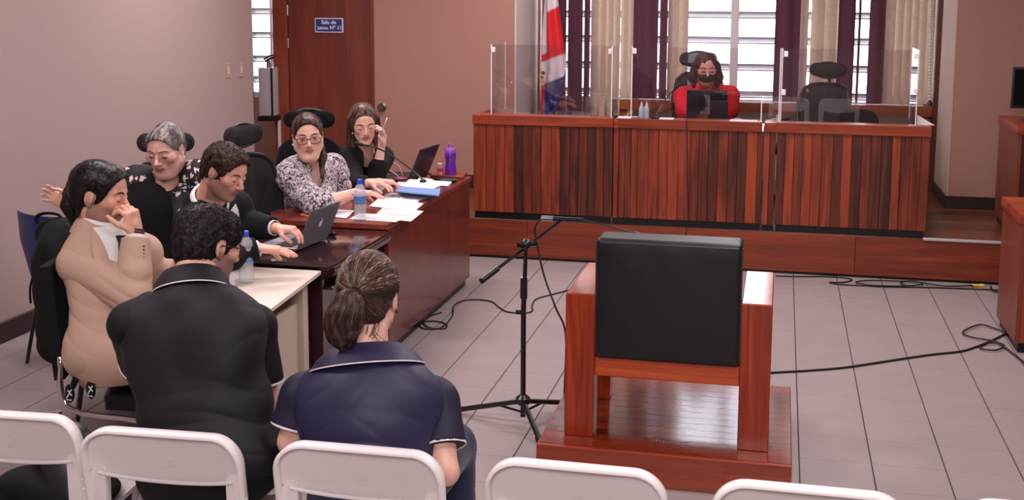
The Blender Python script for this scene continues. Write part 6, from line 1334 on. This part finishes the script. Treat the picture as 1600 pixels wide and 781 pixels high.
# black laptop
t = thing('black_laptop', 'black laptop open before the woman with the pen', 'laptop', atz(640, 282, TZ))
hn, hf = atz(640, 284, TZ + .012), atz(664, 275, TZ + .012); al = (hf - hn).normalized(); pe = Vector((0, 0, 1)).cross(al); pe = pe if pe.dot(camR) < 0 else -pe; c0 = (hn + hf) / 2; Wd = .34
rbox(b := MB(), c0 + pe * .12, al * Wd / 2, pe * .12, Vector((0, 0, .009)), .003); build('base', b, M_black, t); lu = (Vector((0, 0, 1)) - pe * .42).normalized(); rbox(b := MB(), c0 + lu * .12, al * Wd / 2, lu * .12, al.cross(lu) * .004, .003); build('lid', b, mat('lid_dark', (34, 28, 30), .4), t)
rbox(b := MB(), c0 + pe * .10 + Vector((0, 0, .010)), al * .15, pe * .06, Vector((0, 0, .001)), 0); build('keyboard', b, mat('key_black', (30, 28, 32), .5), t)
# purple sports bottle, spray bottle, pouch, notebook, mouse
p = atz(704, 276, TZ); t = thing('sports_bottle', 'purple sports bottle at the far end of the long table', 'bottle', p); M_pur = mat('purple_plastic', (112, 46, 170), .2, trans=.2, coat=.4)
build('body', MB().lathe([(.034, 0), (.040, .01), (.040, .05), (.036, .075), (.033, .10), (.037, .13), (.040, .15), (.036, .165)], 24, c=p), M_pur, t); build('cap', MB().lathe([(.038, .163), (.039, .18), (.030, .195), (.015, .2)], 20, c=p), mat('purple_cap', (138, 70, 178), .4), t)
build('loop', MB().tube([p + Vector((.015 * math.cos(a), 0, .205 + .018 * math.sin(a))) for a in [i * .5236 for i in range(13)]], .005, 8), mat('purple_cap', (138, 70, 178), .4), t)
p = atz(688, 276, TZ); t = thing('spray_bottle', 'small pink sanitizer spray beside the purple bottle', 'bottle', p)
build('body', MB().lathe([(.020, 0), (.022, .006), (.022, .085), (.012, .098)], 16, c=p), mat('pink_clear', (228, 186, 198), .15, trans=.3), t); build('label', MB().lathe([(.0224, .035), (.0224, .06)], 16, c=p), mat('label_pink', (206, 60, 100), .4), t); build('pump', MB().lathe([(.010, .098), (.010, .118), (.007, .12), (.007, .135)], 12, c=p), mat('pump_amber', (206, 150, 90), .4), t)
p = atz(697, 281, TZ + .014); o = build('pouch', MB().ell(p, (.085, .045, .016), 20), M_leather, None, 180); tag(o, 'black pouch lying in front of the purple bottle', 'pouch')
t = slab_on(TZ + .001, [(672, 277), (722, 281), (730, 272), (684, 268)], .016, W_BAND, 'wooden_box'); tag(t, 'flat wooden box under the purple bottle at the table end', 'box')
p = atz(626, 280, TZ + .014); o = thing('mouse', 'pink computer mouse with pale cable next to the black laptop', 'mouse', p); build('shell', MB().ell(p, (.055, .032, .018), 16), mat('mouse_pink', (168, 34, 84), .3), o, 180)
build('cable', MB().tube(smoothpath([p, p + Vector((-.03, 0, .03)), p + Vector((-.09, .02, .06)), p + Vector((-.10, .02, .09)), p + Vector((-.05, .02, .105)), p + Vector((-.01, .02, .07)), p + Vector((.01, .02, .012))], 5), .0032, 6), mat('cable_pale', (206, 190, 186), .5), o, 180)
# table gooseneck
g0 = atz(661, 283, TZ + .055); t = thing('table_microphone', 'gooseneck microphone arching before the woman in black', 'microphone', Vector((g0.x, g0.y, TZ))); build('base', MB().lathe([(.022, .052), (.020, .062), (.008, .07)], 16, c=(g0.x, g0.y, TZ)), M_black, t)
gp = smoothpath([g0 + Vector((0, 0, .01)), atd(640, 263, 7.5), atd(612, 243, 7.35), atd(588, 231, 7.25), atd(566, 226, 7.2)], 6); build('gooseneck', MB().tube(gp, .0052, 8), M_std, t, 180); build('capsule', MB().tube([gp[-1], gp[-1] + (gp[-1] - gp[-2]).normalized() * .05], .011, 10), M_black, t)
# cup and phone on the white desk, pens by the papers
p = atz(356, 455, WZ); t = build('drinking_glass', MB().lathe([(.028, 0), (.034, .075), (.031, .075), (.026, .005)], 20, c=p), M_clear); tag(t, 'small clear glass on the white desk beside the polo shirt shoulder', 'glass')
o = slab_on(WZ + .0008, [(344, 461), (362, 466), (368, 459), (350, 455)], .008, M_black, 'phone'); tag(o, 'black phone on the white desk near the clear glass', 'phone')
for k, (a, b, c_, lab) in enumerate((((589, 303), (603, 295), (150, 30, 60), 'dark red pen by the hand of the woman with glasses'), ((571, 299), (592, 305), (40, 50, 110), 'blue pen lying across the papers near the pearl-white wrist'))):
    pa, pb = atz(*a, TZ + .008), atz(*b, TZ + .008); o = build('pen', MB().tube([pa, pb], .0045, 6), mat('pen_%d' % c_[0], c_, .3)); tag(o, lab, 'pen')
# on the bench
BZ = 1.088
def mini_spray(u, v, lab):
    p = atz(u, v, BZ); t = thing('sanitizer_bottle', lab, 'bottle', p, 'sanitizer bottles on the bench'); build('body', MB().lathe([(.018, 0), (.020, .005), (.020, .075), (.010, .09)], 16, c=p), mat('clear_blue', (190, 205, 225), .12, trans=.5), t); build('pump', MB().lathe([(.009, .09), (.009, .105), (.005, .107), (.005, .122)], 10, c=p), mat('pump_white', (225, 225, 230), .4), t)
mini_spray(1002, 184.6, 'shorter clear spray bottle on the bench, flag side of the pair'); mini_spray(1010, 184.8, 'clear spray bottle on the bench, nearer the judge of the pair')
for us, lab in (([(964, 184.6), (985, 185.2), (988, 183.2), (966, 182.6)], 'papers on the bench beside the flag-side screen'), ([(984, 183.4), (997, 183.8), (999, 183.0), (986, 182.8)], 'small paper heap behind the sanitizer bottles'), ([(1030, 186.4), (1052, 187), (1054, 185.2), (1033, 184.8)], 'flat white paper on the bench beside the red sleeve'), ([(1140, 189.4), (1184, 190.6), (1186, 188.8), (1143, 187.6)], 'white papers on the bench at the other red sleeve')):
    o = slab_on(BZ, us, .006, M_paper, 'paper_sheet'); tag(o, lab, 'paper', 'papers on the bench')
a = at(1066, 182, 1.02); t = thing('judge_laptop', 'dark laptop standing open before the judge', 'laptop', (a.x + .16, 1.02, 1.008))
build('lid', MB().box(a.x + .03, a.x + .33, 1.02, 1.028, 1.02, BZ + .19, .004), M_black, t); build('base', MB().box(a.x + .03, a.x + .33, 1.03, 1.20, 1.008, 1.022, .004), M_black, t)
t = thing('small_monitor', 'small grey-black monitor back in front of the judge laptop', 'monitor', (a.x + .30, .95, 1.008)); build('housing', MB().box(a.x + .17, a.x + .34, .93, .97, 1.03, BZ + .12, .012), mat('monitor_grey', (52, 48, 54), .5), t); build('stand', MB().box(a.x + .23, a.x + .28, .93, .98, 1.008, 1.05, .003), M_black, t)
p0 = atz(1023, 185.2, BZ); t = thing('bench_microphone', 'thin gooseneck microphone on the bench beside the judge', 'microphone', p0); build('base', MB().lathe([(.03, 0), (.03, .01), (.01, .016)], 16, c=p0), M_black, t); gp = smoothpath([p0 + Vector((0, 0, .012)), atd(1040, 155, 8.95), atd(1060, 133, 8.9)], 6); build('gooseneck', MB().tube(gp, .004, 6), M_std, t, 180); build('capsule', MB().tube([gp[-1], gp[-1] + Vector((.03, 0, .01))], .008, 8), M_black, t)
t = slab_on(BZ, [(958, 184.2), (966, 184.4), (966, 182.8), (958, 182.6)], .02, M_black, 'small_device'); tag(t, 'small dark device at the foot of the flag-side screen', 'device')

# ------------------------------------------------------------------ flag beside the window
FY = 2.45
t = thing('national_flag', 'blue white and red striped flag hanging on its pole beside the curtains', 'flag', at(846, 300, FY))
def edge_l(q): return 847 + 9 * q ** 2.2 - 3 * math.sin(3 * q)
def edge_r(q): return 852 + 33 * min(1, (q / .30)) ** .4 if q < .30 else 885 - 21 * (q - .30) / .70
m_ = MB(); NU, NV = 22, 60
def ff(s, q):
    v = 186 - 236 * q; u = edge_l(q) + (edge_r(q) - edge_l(q)) * s; p = at(u, v - 14 * s * (1 if q > .12 else q / .12), FY)
    return p + Vector((0, .035 * math.sin(s * 9 + q * 1.5) * (1 - .4 * s), 0))
m_.sheet(ff, NU, NV, .002); cl = build('cloth', m_, None or M_white, t, 70); me = cl.data; me.materials.clear()
fm = bpy.data.materials.new('flag_cloth'); fm.use_nodes = True; nt = NT(fm); at_ = nt.add('ShaderNodeAttribute'); at_.attribute_name = 'tone'; nt.ln(at_.outputs['Color'], nt.b.inputs['Base Color']); nt.b.inputs['Roughness'].default_value = .7; me.materials.append(fm)
FB, FW, FR = s2l((36, 46, 110)), s2l((216, 206, 212)), s2l((206, 32, 40))
cols = np.ones((len(me.vertices), 4), np.float32); K = (NU + 1) * (NV + 1)
for idx in range(len(me.vertices)):
    k = idx % K; i, j = divmod(k, NV + 1); v = 186 - 236 * j / NV
    c_ = FB if v > 132 else FW if v > 98 else FR if v > 22 else FW if v > -20 else FB
    if i <= 5 and v < 84: c_ = FW if i > 1 else s2l((190, 180, 188))
    if i <= 2 and v > 134: c_ = FR
    cols[idx, :3] = c_
a_ = me.color_attributes.new('tone', 'FLOAT_COLOR', 'POINT'); a_.data.foreach_set('color', cols.ravel())
em = MB(); c1 = at(848, 120, FY - .045); em.ell(c1, (.030, .004, .075), 16); eo = build('crest', em, mat('crest_cream', (206, 190, 160), .6), t, 180)
for dz, dx, rr, cc in ((.035, .004, .018, (70, 90, 130)), (-.005, -.004, .016, (90, 110, 90)), (-.04, .004, .014, (196, 160, 70))): build('crest_figure', MB().ell(c1 + Vector((dx, -.004, dz)), (rr, .003, rr * .9), 12), mat('crest_%d' % cc[0], cc, .6), eo, 180)
build('pole', MB().tube([at(842, 100, FY + .06).xy.to_3d() + Vector((0, 0, PZ)), at(842, 100, FY + .06).xy.to_3d() + Vector((0, 0, 2.3))], .012, 10), mat('pole_brass', (150, 110, 70), .35, metal=.6), t); build('foot', MB().lathe([(.10, 0), (.10, .015), (.03, .04), (.02, .09)], 24, c=at(842, 100, FY + .06).xy.to_3d() + Vector((0, 0, PZ))), M_kick, t)

t = thing('black_jacket', 'black jacket lying on the seat of the cut-off folding chair', 'jacket', (-2.2, -4.85, .45))
F = Field(.007); F.ell((-2.20, -4.84, .475), (.17, .14, .05), None, .03); F.ell((-2.28, -4.90, .50), (.11, .08, .06), None, .04); F.mesh(lambda V, n: .008 * nz(V, 18, 2)); F.obj('cloth', M_bag, t)
